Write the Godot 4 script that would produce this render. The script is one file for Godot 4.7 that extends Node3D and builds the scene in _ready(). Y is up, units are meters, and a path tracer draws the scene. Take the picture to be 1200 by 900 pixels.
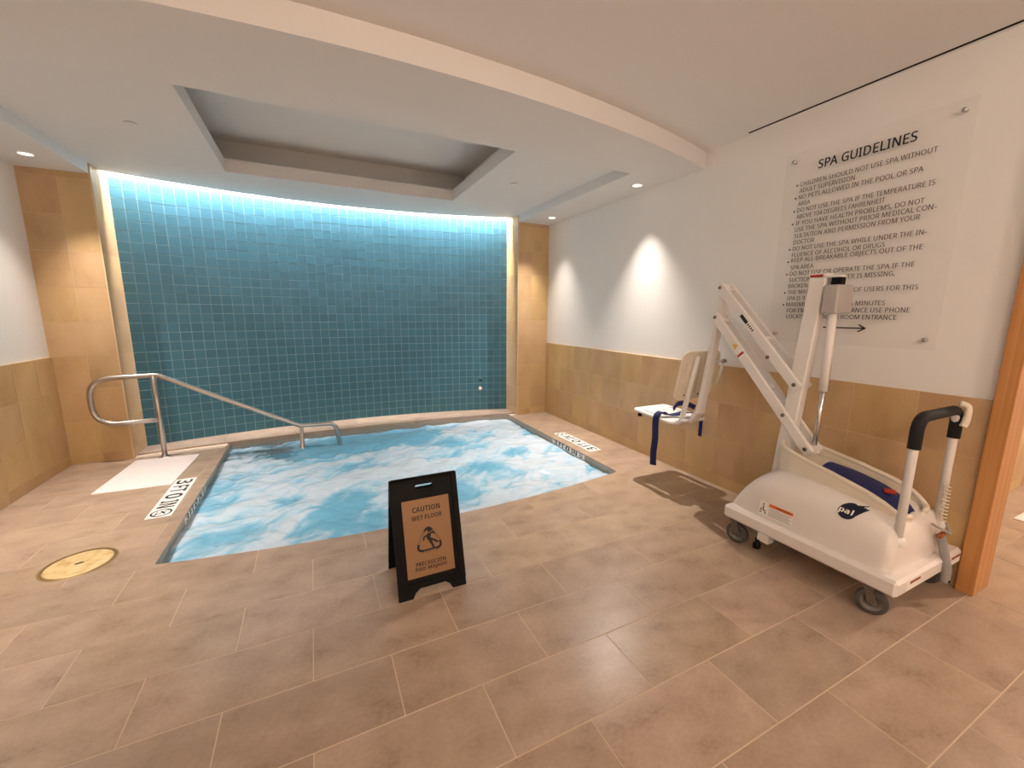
extends Node3D
# Spa room: a sunken whirlpool in front of a curved teal tile wall, a portable
# pool lift by the right wall and a folding wet floor sign. Metres, y is up.

const CAM_Y := 1.48
const XL := -2.22          # left wall
const XR := 3.12           # right wall
const ZB := -5.28          # back wall plane (pilasters)
const ZF := 3.4            # wall behind the camera
const XC := 0.45           # centre line of the alcove
const JL := -1.74          # alcove jambs
const JR := 2.64
const Y_LOW := 2.71        # side soffit
const Y_TRAY := 2.80       # raised tray
const Y_MAIN := 2.84       # main ceiling
const PL := -0.94          # pool sides
const PR := 2.52
const WATER := -0.085

var M := {}
var rng := RandomNumberGenerator.new()
var cache := {}
var used := {}

# ---------------------------------------------------------------- set-up
func _ready() -> void:
	rng.seed = 77
	setup_camera()
	setup_world()
	setup_lights()
	make_materials()
	build_floor()
	build_pool()
	build_back_wall()
	build_side_walls()
	build_ceiling()
	build_corridor()
	build_fixtures()
	build_handrail()
	build_deck_items()
	build_wet_sign()
	build_wall_sign()
	build_lift()

func setup_camera() -> void:
	var c := Camera3D.new()
	c.name = "camera"
	var yaw := deg_to_rad(25.773)
	var pit := deg_to_rad(9.787)
	var roll := deg_to_rad(-0.334)
	var f := Vector3(sin(yaw) * cos(pit), -sin(pit), -cos(yaw) * cos(pit))
	var r := Vector3(cos(yaw), 0, sin(yaw))
	var d := f.cross(r)
	var x := r * cos(roll) + d * sin(roll)
	var y := -r * sin(roll) + d * cos(roll)
	c.transform = Transform3D(Basis(x, -y, -f), Vector3(0, CAM_Y, 0))
	c.fov = rad_to_deg(2.0 * atan(450.0 / 480.4))
	c.near = 0.05
	c.far = 60.0
	add_child(c)
	c.current = true

func setup_world() -> void:
	var w := WorldEnvironment.new()
	w.name = "world"
	var e := Environment.new()
	e.background_mode = Environment.BG_COLOR
	e.background_color = Color(0, 0, 0)
	e.tonemap_mode = Environment.TONE_MAPPER_LINEAR
	e.tonemap_exposure = 1.0
	e.sdfgi_enabled = true
	e.ssao_enabled = true
	e.ssil_enabled = true
	w.environment = e
	add_child(w)

const WARM := Color(1.0, 0.95, 0.91)
const WARMER := Color(1.0, 0.905, 0.835)
const COOL := Color(1.0, 0.985, 1.0)
const SPOT_E := 5.2
const SPOT_NEAR_E := 9.0
const ROOM_E := 0.74
const COVE_E := 2.6
const HALL_E := 9.5

func setup_lights() -> void:
	# the light strip hidden above the slot in front of the teal wall
	for i in 9:
		var x0: float = JL + 0.02 + (JR - JL - 0.04) * i / 9.0
		var x1: float = JL + 0.02 + (JR - JL - 0.04) * (i + 1) / 9.0
		var a := Vector3(x0, 3.055, cove_z(x0))
		var b := Vector3(x1, 3.055, cove_z(x1))
		var l := AreaLight3D.new()
		l.name = "cove_strip_light_%d" % i
		l.area_size = Vector2(a.distance_to(b) * 0.98, 0.03)
		l.area_normalize_energy = true
		l.light_energy = COVE_E
		l.light_color = COOL
		l.shadow_enabled = true
		var dx := (b - a).normalized()
		l.transform = Transform3D(Basis(dx, Vector3.UP.cross(dx), Vector3.UP), (a + b) / 2)
		add_child(l)

func teal_z(x: float) -> float:
	var R := 7.7
	return -5.965 + (R - sqrt(R * R - (x - XC) * (x - XC)))

func soffit_z(x: float) -> float:
	var R := 6.35
	return -5.865 + (R - sqrt(R * R - (x - XC) * (x - XC)))

func cove_z(x: float) -> float:
	return soffit_z(x) - 0.035

func fascia_z(x: float) -> float:
	var R := 9.3
	return -2.295 - (R - sqrt(R * R - (x - XC) * (x - XC)))

func pool_near_z(x: float) -> float:
	var R := 9.3
	return -2.745 - (R - sqrt(R * R - (x - 0.8) * (x - 0.8)))

func pool_far_z(x: float) -> float:
	return -5.51 + (x - XC) * (x - XC) / 32.0

# ---------------------------------------------------------------- helpers
func surf(smooth := -1) -> SurfaceTool:
	var s := SurfaceTool.new()
	s.begin(Mesh.PRIMITIVE_TRIANGLES)
	s.set_smooth_group(smooth)
	return s

func done(s: SurfaceTool) -> ArrayMesh:
	s.generate_normals()
	return s.commit()

func put(parent: Node, called: String, mesh: Mesh, mat: Material) -> MeshInstance3D:
	var o := MeshInstance3D.new()
	o.name = called
	o.mesh = mesh
	if mat:
		o.material_override = mat
	parent.add_child(o, true)
	return o

func fin(parent: Node, called: String, s: SurfaceTool, mat: Material) -> MeshInstance3D:
	return put(parent, called, done(s), mat)

func top(called: String, label: String, category: String, at := Vector3.ZERO, group := "") -> Node3D:
	var o := Node3D.new()
	used[called] = used.get(called, -1) + 1
	o.name = called if used[called] == 0 else "%s_%03d" % [called, used[called]]
	o.position = at
	o.set_meta("label", label)
	o.set_meta("category", category)
	if group:
		o.set_meta("group", group)
	add_child(o)
	return o

func structure(called: String, label: String, category: String) -> Node3D:
	var o := top(called, label, category)
	o.set_meta("kind", "structure")
	return o

# convex face, turned so that it looks away from c
func face(s: SurfaceTool, p: Array, c: Vector3) -> void:
	var n: Vector3 = (p[1] - p[0]).cross(p[2] - p[0])
	var mid := Vector3.ZERO
	for v in p:
		mid += v
	mid /= p.size()
	var flip := n.dot(mid - c) > 0.0
	for i in range(1, p.size() - 1):
		if flip:
			s.add_vertex(p[0]); s.add_vertex(p[i + 1]); s.add_vertex(p[i])
		else:
			s.add_vertex(p[0]); s.add_vertex(p[i]); s.add_vertex(p[i + 1])

func box(s: SurfaceTool, c: Vector3, size: Vector3, ch := 0.0, b := Basis()) -> void:
	var h := size / 2.0
	var P := func(sg: Vector3, axis: int) -> Vector3:
		var v := Vector3.ZERO
		for k in 3:
			v[k] = sg[k] * (h[k] - (ch if k != axis else 0.0))
		return c + b * v
	for a in 3:
		for sg in [-1.0, 1.0]:
			var pts := []
			for e in [[-1, -1], [1, -1], [1, 1], [-1, 1]]:
				var v := Vector3.ZERO
				v[a] = sg
				v[(a + 1) % 3] = e[0]
				v[(a + 2) % 3] = e[1]
				pts.append(P.call(v, a))
			face(s, pts, c)
	if ch <= 0.0:
		return
	for a in 3:
		var b2 := (a + 1) % 3
		var c2 := (a + 2) % 3
		for s1 in [-1.0, 1.0]:
			for s2 in [-1.0, 1.0]:
				var v0 := Vector3.ZERO
				v0[a] = s1
				v0[b2] = s2
				var v1 := v0
				v0[c2] = -1
				v1[c2] = 1
				face(s, [P.call(v0, a), P.call(v1, a), P.call(v1, b2), P.call(v0, b2)], c)
	for sx in [-1.0, 1.0]:
		for sy in [-1.0, 1.0]:
			for sz in [-1.0, 1.0]:
				var v := Vector3(sx, sy, sz)
				face(s, [P.call(v, 0), P.call(v, 1), P.call(v, 2)], c)

func span(s: SurfaceTool, a: Vector3, b: Vector3, ch := 0.0) -> void:
	box(s, (a + b) / 2.0, (b - a).abs(), ch)

# bar of rectangular section between two points; w along side, d across
func bar(s: SurfaceTool, a: Vector3, b: Vector3, side: Vector3, w: float, d: float, ch := 0.004) -> void:
	var t := (b - a).normalized()
	var x := (side - t * side.dot(t)).normalized()
	box(s, (a + b) / 2.0, Vector3(w, a.distance_to(b), d), ch, Basis(x, t, x.cross(t)))

func tube(s: SurfaceTool, pts: Array, r, n := 12, closed := false) -> void:
	var rings := []
	var m := pts.size()
	var side := Vector3.ZERO
	for i in m:
		var t: Vector3
		if closed:
			t = (pts[(i + 1) % m] - pts[(i + m - 1) % m]).normalized()
		else:
			t = (pts[mini(i + 1, m - 1)] - pts[maxi(i - 1, 0)]).normalized()
		if i == 0:
			side = t.cross(Vector3.UP if absf(t.y) < 0.9 else Vector3.RIGHT).normalized()
		else:
			side = (side - t * side.dot(t)).normalized()
		var up := side.cross(t)
		var rr: float = r[i] if r is Array else r
		var ring := []
		for k in n:
			var a := TAU * k / n
			ring.append(pts[i] + (side * cos(a) + up * sin(a)) * rr)
		rings.append(ring)
	for i in (m if closed else m - 1):
		var j := (i + 1) % m
		var c: Vector3 = (pts[i] + pts[j]) / 2.0
		for k in n:
			face(s, [rings[i][k], rings[i][(k + 1) % n], rings[j][(k + 1) % n], rings[j][k]], c)
	if not closed:
		face(s, rings[0], pts[1])
		face(s, rings[m - 1], pts[m - 2])

# flat band swept along points; side gives its width direction
func ribbon(s: SurfaceTool, pts: Array, side, w, t: float) -> void:
	var rings := []
	var m := pts.size()
	for i in m:
		var tg: Vector3 = (pts[mini(i + 1, m - 1)] - pts[maxi(i - 1, 0)]).normalized()
		var sd: Vector3 = side[i] if side is Array else side
		sd = (sd - tg * sd.dot(tg)).normalized()
		var nn := sd.cross(tg)
		var ww: float = w[i] if w is Array else w
		rings.append([pts[i] + sd * ww / 2 + nn * t / 2, pts[i] - sd * ww / 2 + nn * t / 2, pts[i] - sd * ww / 2 - nn * t / 2, pts[i] + sd * ww / 2 - nn * t / 2])
	for i in m - 1:
		var c: Vector3 = (pts[i] + pts[i + 1]) / 2.0
		for k in 4:
			face(s, [rings[i][k], rings[i][(k + 1) % 4], rings[i + 1][(k + 1) % 4], rings[i + 1][k]], c)
	face(s, rings[0], pts[1])
	face(s, rings[m - 1], pts[m - 2])

func smooth_path(pts: Array, n := 6) -> Array:
	var out := []
	var m := pts.size()
	for i in m - 1:
		var a: Vector3 = pts[maxi(i - 1, 0)]
		var b: Vector3 = pts[i]
		var c: Vector3 = pts[i + 1]
		var d: Vector3 = pts[mini(i + 2, m - 1)]
		for k in n:
			out.append(b.cubic_interpolate(c, a, d, float(k) / n))
	out.append(pts[m - 1])
	return out

# path with each inner corner rounded by radius r
func fillet(pts: Array, r: float, n := 6) -> Array:
	var out := [pts[0]]
	for i in range(1, pts.size() - 1):
		var p: Vector3 = pts[i]
		var a: Vector3 = (pts[i - 1] - p)
		var b: Vector3 = (pts[i + 1] - p)
		var ang := a.angle_to(b)
		var cut := minf(r / tan(ang / 2.0), minf(a.length(), b.length()) * 0.49)
		var p0 := p + a.normalized() * cut
		var p1 := p + b.normalized() * cut
		for k in n + 1:
			var t := float(k) / n
			out.append(p0.lerp(p, t).lerp(p.lerp(p1, t), t))
	out.append(pts[pts.size() - 1])
	return out

# surface of revolution about the z axis of xf; profile of (radius, height)
func lathe(s: SurfaceTool, prof: Array, n: int, xf := Transform3D()) -> void:
	var mid := Vector3.ZERO
	for p in prof:
		mid += Vector3(0, 0, p[1])
	mid = xf * (mid / prof.size())
	for i in prof.size() - 1:
		for k in n:
			var a0 := TAU * k / n
			var a1 := TAU * (k + 1) / n
			var A := Vector3(cos(a0) * prof[i][0], sin(a0) * prof[i][0], prof[i][1])
			var B := Vector3(cos(a1) * prof[i][0], sin(a1) * prof[i][0], prof[i][1])
			var C := Vector3(cos(a1) * prof[i + 1][0], sin(a1) * prof[i + 1][0], prof[i + 1][1])
			var D := Vector3(cos(a0) * prof[i + 1][0], sin(a0) * prof[i + 1][0], prof[i + 1][1])
			if prof[i][0] < 1e-6:
				face(s, [xf * A, xf * C, xf * D], mid)
			elif prof[i + 1][0] < 1e-6:
				face(s, [xf * A, xf * B, xf * C], mid)
			else:
				face(s, [xf * A, xf * B, xf * C, xf * D], mid)

# polygon in the xy plane of xf, from z0 to z1
func prism(s: SurfaceTool, poly: PackedVector2Array, z0: float, z1: float, xf := Transform3D()) -> void:
	var p := poly
	if Geometry2D.is_polygon_clockwise(p):
		p.reverse()
	var idx := Geometry2D.triangulate_polygon(p)
	var up := xf.basis.z
	for i in range(0, idx.size(), 3):
		var a := p[idx[i]]
		var b := p[idx[i + 1]]
		var c := p[idx[i + 2]]
		var g := (a + b + c) / 3.0
		face(s, [xf * Vector3(a.x, a.y, z1), xf * Vector3(b.x, b.y, z1), xf * Vector3(c.x, c.y, z1)], xf * Vector3(g.x, g.y, z0))
		face(s, [xf * Vector3(a.x, a.y, z0), xf * Vector3(b.x, b.y, z0), xf * Vector3(c.x, c.y, z0)], xf * Vector3(g.x, g.y, z1))
	for i in p.size():
		var a := p[i]
		var b := p[(i + 1) % p.size()]
		var e := b - a
		var inn := Vector2(-e.y, e.x).normalized() * 0.01
		var g := (a + b) / 2.0 + inn
		face(s, [xf * Vector3(a.x, a.y, z0), xf * Vector3(b.x, b.y, z0), xf * Vector3(b.x, b.y, z1), xf * Vector3(a.x, a.y, z1)], xf * Vector3(g.x, g.y, (z0 + z1) / 2))

# floor-plan polygon (x, z) raised from y0 to y1
func PLAN() -> Transform3D:
	return Transform3D(Basis(Vector3(1, 0, 0), Vector3(0, 0, 1), Vector3(0, 1, 0)), Vector3.ZERO)

func rrect(w: float, h: float, r: float, n := 5) -> PackedVector2Array:
	var p := PackedVector2Array()
	for q in [[1, 1, 0.0], [-1, 1, PI / 2], [-1, -1, PI], [1, -1, PI * 1.5]]:
		for k in n + 1:
			var a: float = q[2] + PI / 2 * k / n
			p.append(Vector2(q[0] * (w / 2 - r) + cos(a) * r, q[1] * (h / 2 - r) + sin(a) * r))
	return p

func rect2(x0: float, y0: float, x1: float, y1: float) -> PackedVector2Array:
	return PackedVector2Array([Vector2(x0, y0), Vector2(x1, y0), Vector2(x1, y1), Vector2(x0, y1)])

# a tile: slab in the xy plane, z from 0 to t, its front edges chamfered
func tile_mesh(w: float, h: float, t: float, ch: float) -> ArrayMesh:
	var key := "%.4f %.4f %.4f %.4f" % [w, h, t, ch]
	if cache.has(key):
		return cache[key]
	var s := surf()
	var a := [Vector3(-w / 2, -h / 2, 0), Vector3(w / 2, -h / 2, 0), Vector3(w / 2, h / 2, 0), Vector3(-w / 2, h / 2, 0)]
	var c := Vector3(0, 0, t / 3)
	var m := []
	var f := []
	for v in a:
		m.append(v + Vector3(0, 0, t - ch))
		f.append(Vector3(v.x - signf(v.x) * ch, v.y - signf(v.y) * ch, t))
	face(s, f, c)
	for i in 4:
		var j := (i + 1) % 4
		face(s, [a[i], a[j], m[j], m[i]], c)
		face(s, [m[i], m[j], f[j], f[i]], c)
	cache[key] = done(s)
	return cache[key]

func text(parent: Node, called: String, words: String, xf: Transform3D, cap: float, width: float, mat: Material, bold := false, serif := false, centre := false) -> MeshInstance3D:
	var t := TextMesh.new()
	var f := SystemFont.new()
	f.font_names = PackedStringArray(["Droid Serif" if serif else "Droid Sans"])
	if bold and words.length() > 10 and words.begins_with("SPA"):
		var fv := FontVariation.new()
		fv.base_font = f
		fv.variation_embolden = 0.45
		t.font = fv
	else:
		if bold:
			f.font_weight = 700
		t.font = f
	t.font_size = 32
	t.pixel_size = 0.01
	t.depth = 0.02
	t.curve_step = 2.0
	t.text = words
	t.horizontal_alignment = HORIZONTAL_ALIGNMENT_LEFT
	var bb := t.get_aabb()
	var o := put(parent, called, t, mat)
	var sy := cap / (0.01 * 32 * 0.714)
	var sx := sy
	if width > 0.0 and bb.size.x > 0.0:
		sx = width / bb.size.x
	var b := Basis(xf.basis.x * sx, xf.basis.y * sy, xf.basis.z * 0.05)
	# put the left edge and the baseline at the origin of xf
	var ox := -bb.position.x * sx
	if centre:
		ox = -(bb.position.x + bb.size.x / 2.0) * sx
	var low := bb.position.y
	if words.contains(","):
		low = bb.end.y - 0.01 * 32 * 0.72
	o.transform = Transform3D(b, xf.origin + xf.basis.x * ox - xf.basis.y * low * sy)
	return o

# ---------------------------------------------------------------- materials
func mat(c: Color, rough := 0.6, metal := 0.0, spec := 0.5) -> StandardMaterial3D:
	var m := StandardMaterial3D.new()
	m.albedo_color = c
	m.roughness = rough
	m.metallic = metal
	m.metallic_specular = spec
	return m

func c8(r: float, g: float, b: float) -> Color:
	return Color(r / 255.0, g / 255.0, b / 255.0)

# stone picture: coarse clouds, veins and grain laid over one another
func stone(seed_: int, size: int, ramp: Array, coarse: float, streak: float, grain: float) -> ImageTexture:
	var n1 := FastNoiseLite.new()
	n1.seed = seed_
	n1.noise_type = FastNoiseLite.TYPE_SIMPLEX_SMOOTH
	n1.frequency = coarse / size
	n1.fractal_octaves = 5
	n1.domain_warp_enabled = true
	n1.domain_warp_amplitude = size * 0.06
	n1.domain_warp_frequency = coarse / size
	var n2 := FastNoiseLite.new()
	n2.seed = seed_ + 5
	n2.noise_type = FastNoiseLite.TYPE_SIMPLEX_SMOOTH
	n2.frequency = 0.11
	n2.fractal_octaves = 3
	var a := n1.get_seamless_image(size, size, false, false, 0.15, true)
	var b := n2.get_seamless_image(size, size, false, false, 0.1, true)
	var im := Image.create(size, size, false, Image.FORMAT_RGB8)
	var g := Gradient.new()
	g.offsets = PackedFloat32Array([0.0, 0.35, 0.6, 1.0])
	g.colors = PackedColorArray(ramp)
	for y in size:
		for x in size:
			var v := a.get_pixel(x, int(y * streak) % size).r * (1.0 - grain) + b.get_pixel(x, y).r * grain
			im.set_pixel(x, y, g.sample(v))
	im.generate_mipmaps()
	return ImageTexture.create_from_image(im)

func noise_tex(seed_: int, freq: float, oct := 4, size := 512) -> NoiseTexture2D:
	var n := FastNoiseLite.new()
	n.seed = seed_
	n.frequency = freq
	n.fractal_octaves = oct
	n.noise_type = FastNoiseLite.TYPE_SIMPLEX_SMOOTH
	var t := NoiseTexture2D.new()
	t.noise = n
	t.width = size
	t.height = size
	t.seamless = true
	return t

func make_materials() -> void:
	var bump := noise_tex(11, 0.02)
	var fine := noise_tex(12, 0.12, 3)
	# floor porcelain, eight cuts of the same stone
	var ft := stone(3, 512, [c8(136, 113, 93), c8(170, 147, 126), c8(180, 157, 136), c8(194, 172, 152)], 5.0, 1.0, 0.30)
	M.floor = []
	for i in 9:
		var m := mat(Color.WHITE, 0.3)
		m.albedo_texture = ft
		var k := 0.94 + 0.06 * fmod(i * 0.618, 1.0)
		m.albedo_color = Color(k, k * (1.0 - 0.004 * (i % 3)), k * (1.0 - 0.006 * (i % 4)))
		m.uv1_triplanar = true
		m.uv1_world_triplanar = true
		m.uv1_scale = Vector3(0.62, 0.9, 0.95)
		m.uv1_offset = Vector3(0.371 * i, 0.17 * i, 0.613 * i)
		m.heightmap_enabled = false
		M.floor.append(m)
	M.grout = mat(c8(206, 184, 160), 0.9)
	# honey limestone on the walls
	var wt := stone(23, 512, [c8(186, 153, 111), c8(201, 167, 123), c8(206, 173, 129), c8(215, 184, 141)], 3.0, 1.0, 0.2)
	M.wall = []
	for i in 8:
		var m := mat(Color.WHITE, 0.42)
		m.albedo_texture = wt
		var k := 0.94 + 0.06 * fmod(i * 0.618, 1.0)
		m.albedo_color = Color(k, k * (1.0 - 0.010 * (i % 3)), k * (1.0 - 0.02 * (i % 4)))
		m.uv1_triplanar = true
		m.uv1_world_triplanar = true
		m.uv1_scale = Vector3(0.9, 0.5, 0.9)
		m.uv1_offset = Vector3(0.271 * i, 0.37 * i, 0.513 * i)
		M.wall.append(m)
	M.wall_grout = mat(c8(216, 190, 152), 0.9)
	# painted plaster
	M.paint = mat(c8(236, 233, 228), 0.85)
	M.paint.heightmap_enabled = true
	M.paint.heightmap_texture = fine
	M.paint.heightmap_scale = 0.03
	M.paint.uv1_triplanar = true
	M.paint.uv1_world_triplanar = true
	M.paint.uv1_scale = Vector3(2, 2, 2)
	M.ceil = mat(c8(235, 232, 228), 0.9)
	M.dark = mat(c8(20, 19, 18), 0.8)
	# teal glass mosaic, a few tones
	M.teal = []
	for i in 6:
		var k := 0.965 + 0.07 * fmod(i * 0.618, 1.0)
		var m := mat(Color(0.262 * k, 0.437 * k, 0.497 * k), 0.3, 0.0, 0.3)
		m.heightmap_enabled = true
		m.heightmap_texture = bump
		m.heightmap_scale = 0.04
		m.uv1_triplanar = true
		m.uv1_world_triplanar = true
		m.uv1_scale = Vector3(1.3, 1.3, 1.3)
		m.uv1_offset = Vector3(0.2 * i, 0.3 * i, 0.1 * i)
		M.teal.append(m)
	M.teal_grout = mat(c8(152, 182, 188), 0.85)
	# pool
	M.basin = mat(c8(150, 205, 222), 0.5)
	M.band = mat(c8(168, 159, 144), 0.4)
	M.band_grout = mat(c8(165, 158, 145), 0.9)
	M.navy_tile = mat(c8(20, 30, 60), 0.35)
	# metals, plastics, paper
	M.steel = mat(c8(188, 182, 176), 0.3, 1.0)
	M.chrome = mat(c8(215, 213, 210), 0.14, 1.0)
	M.bolt = mat(c8(120, 112, 104), 0.4, 0.9)
	M.white = mat(c8(232, 228, 222), 0.38)
	M.shell = mat(c8(230, 222, 214), 0.33)
	M.shell.heightmap_enabled = true
	M.shell.heightmap_texture = fine
	M.shell.heightmap_scale = 0.02
	M.shell.uv1_triplanar = true
	M.shell.uv1_scale = Vector3(4, 4, 4)
	M.cream = mat(c8(228, 216, 196), 0.42)
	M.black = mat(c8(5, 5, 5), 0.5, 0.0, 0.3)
	M.foam = mat(c8(12, 12, 14), 0.75)
	M.grey = mat(c8(150, 146, 142), 0.5)
	M.motor = mat(c8(176, 170, 164), 0.45)
	M.rubber = mat(c8(78, 74, 72), 0.7)
	M.hub = mat(c8(116, 110, 105), 0.45)
	M.navy = mat(c8(18, 28, 84), 0.8)
	M.navy.rim_enabled = true
	M.navy.rim = 0.25
	M.red = mat(c8(176, 40, 30), 0.55)
	M.orange = mat(c8(222, 112, 38), 0.5)
	M.yellow = mat(c8(232, 190, 50), 0.5)
	M.rust = mat(c8(150, 84, 48), 0.8)
	M.ink = mat(c8(14, 14, 18), 0.6)
	M.ink2 = mat(c8(70, 58, 50), 0.6)
	M.label = mat(c8(240, 236, 228), 0.5)
	M.logo = mat(c8(12, 18, 48), 0.4)
	M.bronze = mat(c8(150, 114, 80), 0.42, 0.3)
	M.mat_white = mat(c8(228, 218, 214), 0.9)
	M.brass = mat(c8(222, 200, 156), 0.45, 0.1)
	M.brass.albedo_texture = stone(41, 256, [c8(200, 180, 140), c8(240, 230, 205), c8(250, 245, 230), c8(255, 255, 250)], 5.0, 1.0, 0.2)
	M.brass.uv1_triplanar = true
	M.brass.uv1_world_triplanar = true
	M.brass.uv1_scale = Vector3(2.5, 2.5, 2.5)
	M.oak = mat(Color.WHITE, 0.45)
	M.oak.albedo_texture = wood()
	M.oak.uv1_triplanar = true
	M.oak.uv1_world_triplanar = true
	M.oak.uv1_scale = Vector3(4.0, 0.5, 4.0)
	M.acrylic = mat(Color(0.93, 0.92, 0.9, 0.012), 0.12, 0.0, 0.05)
	M.acrylic.transparency = BaseMaterial3D.TRANSPARENCY_ALPHA
	M.glow = mat(c8(255, 246, 232), 0.5)
	M.glow.emission_enabled = true
	M.glow.emission = Color(1.0, 0.93, 0.84)
	M.glow.emission_energy_multiplier = 4.0
	M.led = mat(c8(240, 250, 255), 0.5)
	M.led.emission_enabled = true
	M.led.emission = COOL
	M.led.emission_energy_multiplier = 3.0

func wood() -> ImageTexture:
	var n := FastNoiseLite.new()
	n.seed = 9
	n.frequency = 0.02
	n.fractal_octaves = 4
	var size := 256
	var im := Image.create(size, size, false, Image.FORMAT_RGB8)
	var g := Gradient.new()
	g.offsets = PackedFloat32Array([0.0, 0.5, 1.0])
	g.colors = PackedColorArray([c8(180, 121, 66), c8(196, 138, 80), c8(208, 152, 92)])
	for y in size:
		for x in size:
			var w := TAU * y / size
			var v := n.get_noise_3d(x * 3.2, cos(w) * 8.0, sin(w) * 8.0) * 0.6 + n.get_noise_3d(x * 0.6, cos(w) * 5.0 + 90.0, sin(w) * 5.0) * 0.5
			im.set_pixel(x, y, g.sample(clampf(0.5 + v, 0, 1)))
	return ImageTexture.create_from_image(im)

# ---------------------------------------------------------------- floor
func pool_poly(grow := 0.0) -> PackedVector2Array:
	var p := PackedVector2Array()
	for i in 25:
		var x := lerpf(PL - grow, PR + grow, i / 24.0)
		p.append(Vector2(x, pool_near_z(x) + grow))
	for i in 25:
		var x := lerpf(PR + grow, PL - grow, i / 24.0)
		p.append(Vector2(x, pool_far_z(x) - grow))
	return p

func ledge_poly() -> PackedVector2Array:
	var p := PackedVector2Array()
	for i in 31:
		var x := lerpf(JL, JR, i / 30.0)
		p.append(Vector2(x, pool_far_z(x)))
	for i in 31:
		var x := lerpf(JR, JL, i / 30.0)
		p.append(Vector2(x, teal_z(x) - 0.05))
	return p

func build_floor() -> void:
	var fl := structure("floor", "beige porcelain plank tile floor and pool deck", "floor")
	var pool := pool_poly()
	var ledge := ledge_poly()
	# bedding under the tiles, with the pool left open
	var s := surf()
	var y0 := -0.12
	var y1 := -0.0009
	span(s, Vector3(XL - 0.1, y0, ZB - 0.8), Vector3(PL - 0.02, y1, ZF))
	span(s, Vector3(PR + 0.02, y0, ZB - 0.8), Vector3(XR, y1, ZF))
	var near := PackedVector2Array()
	for i in 25:
		var x := lerpf(PL - 0.02, PR + 0.02, i / 24.0)
		near.append(Vector2(x, pool_near_z(x) + 0.02))
	near.append(Vector2(PR + 0.02, ZF))
	near.append(Vector2(PL - 0.02, ZF))
	prism(s, near, y0, y1, PLAN())
	fin(fl, "grout_bed", s, M.grout)
	# running bond of planks, half a plank of shift each row
	var pz := 0.30835
	var lx := 0.6167
	var oz := 0.1016
	var ox := 0.2122
	var g := 0.0045
	var full := tile_mesh(lx - g, pz - g, 0.014, 0.0005)
	var room := rect2(XL, ZB, XR, 1.9)
	for k in range(-6, 17):
		var za := -(oz + pz * (k + 1)) + g / 2
		var zb := -(oz + pz * k) - g / 2
		var shift := 0.0 if k % 2 == 0 else lx / 2
		for j in range(-6, 7):
			var xa := ox + shift + lx * j + g / 2
			var xb := xa + lx - g
			if xb < XL + 0.01 or xa > XR - 0.01:
				continue
			var tile := rect2(xa, za, xb, zb)
			var parts: Array = Geometry2D.intersect_polygons(tile, room)
			var pieces := []
			for p in parts:
				for p2 in Geometry2D.clip_polygons(p, pool):
					pieces.append_array(Geometry2D.clip_polygons(p2, ledge))
			var mt: Material = M.floor[rng.randi() % M.floor.size()]
			var whole := pieces.size() == 1 and absf(area(pieces[0]) - area(tile)) < 1e-4
			if whole:
				var o := put(fl, "floor_tile", full, mt)
				o.transform = Transform3D(Basis(Vector3(1, 0, 0), Vector3(0, 0, -1), Vector3(0, 1, 0)), Vector3((xa + xb) / 2, -0.014 + rng.randf() * 0.0006, (za + zb) / 2))
			else:
				for p in pieces:
					if area(p) < 0.0004:
						continue
					var q := surf()
					prism(q, p, -0.014, 0.0, PLAN())
					fin(fl, "floor_tile", q, mt)
	# stone ledge between the pool and the teal wall
	for i in 6:
		var x0: float = lerpf(JL, JR, i / 6.0) + 0.0015
		var x1: float = lerpf(JL, JR, (i + 1) / 6.0) - 0.0015
		var p := PackedVector2Array()
		for k in 7:
			var x := lerpf(x0, x1, k / 6.0)
			p.append(Vector2(x, pool_far_z(x)))
		for k in 7:
			var x := lerpf(x1, x0, k / 6.0)
			p.append(Vector2(x, teal_z(x) + 0.004))
		var q := surf()
		prism(q, p, -0.03, 0.014, PLAN())
		fin(fl, "ledge_stone", q, M.floor[i])

func area(p: PackedVector2Array) -> float:
	var a := 0.0
	for i in p.size():
		a += p[i].cross(p[(i + 1) % p.size()])
	return absf(a) / 2.0

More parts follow.
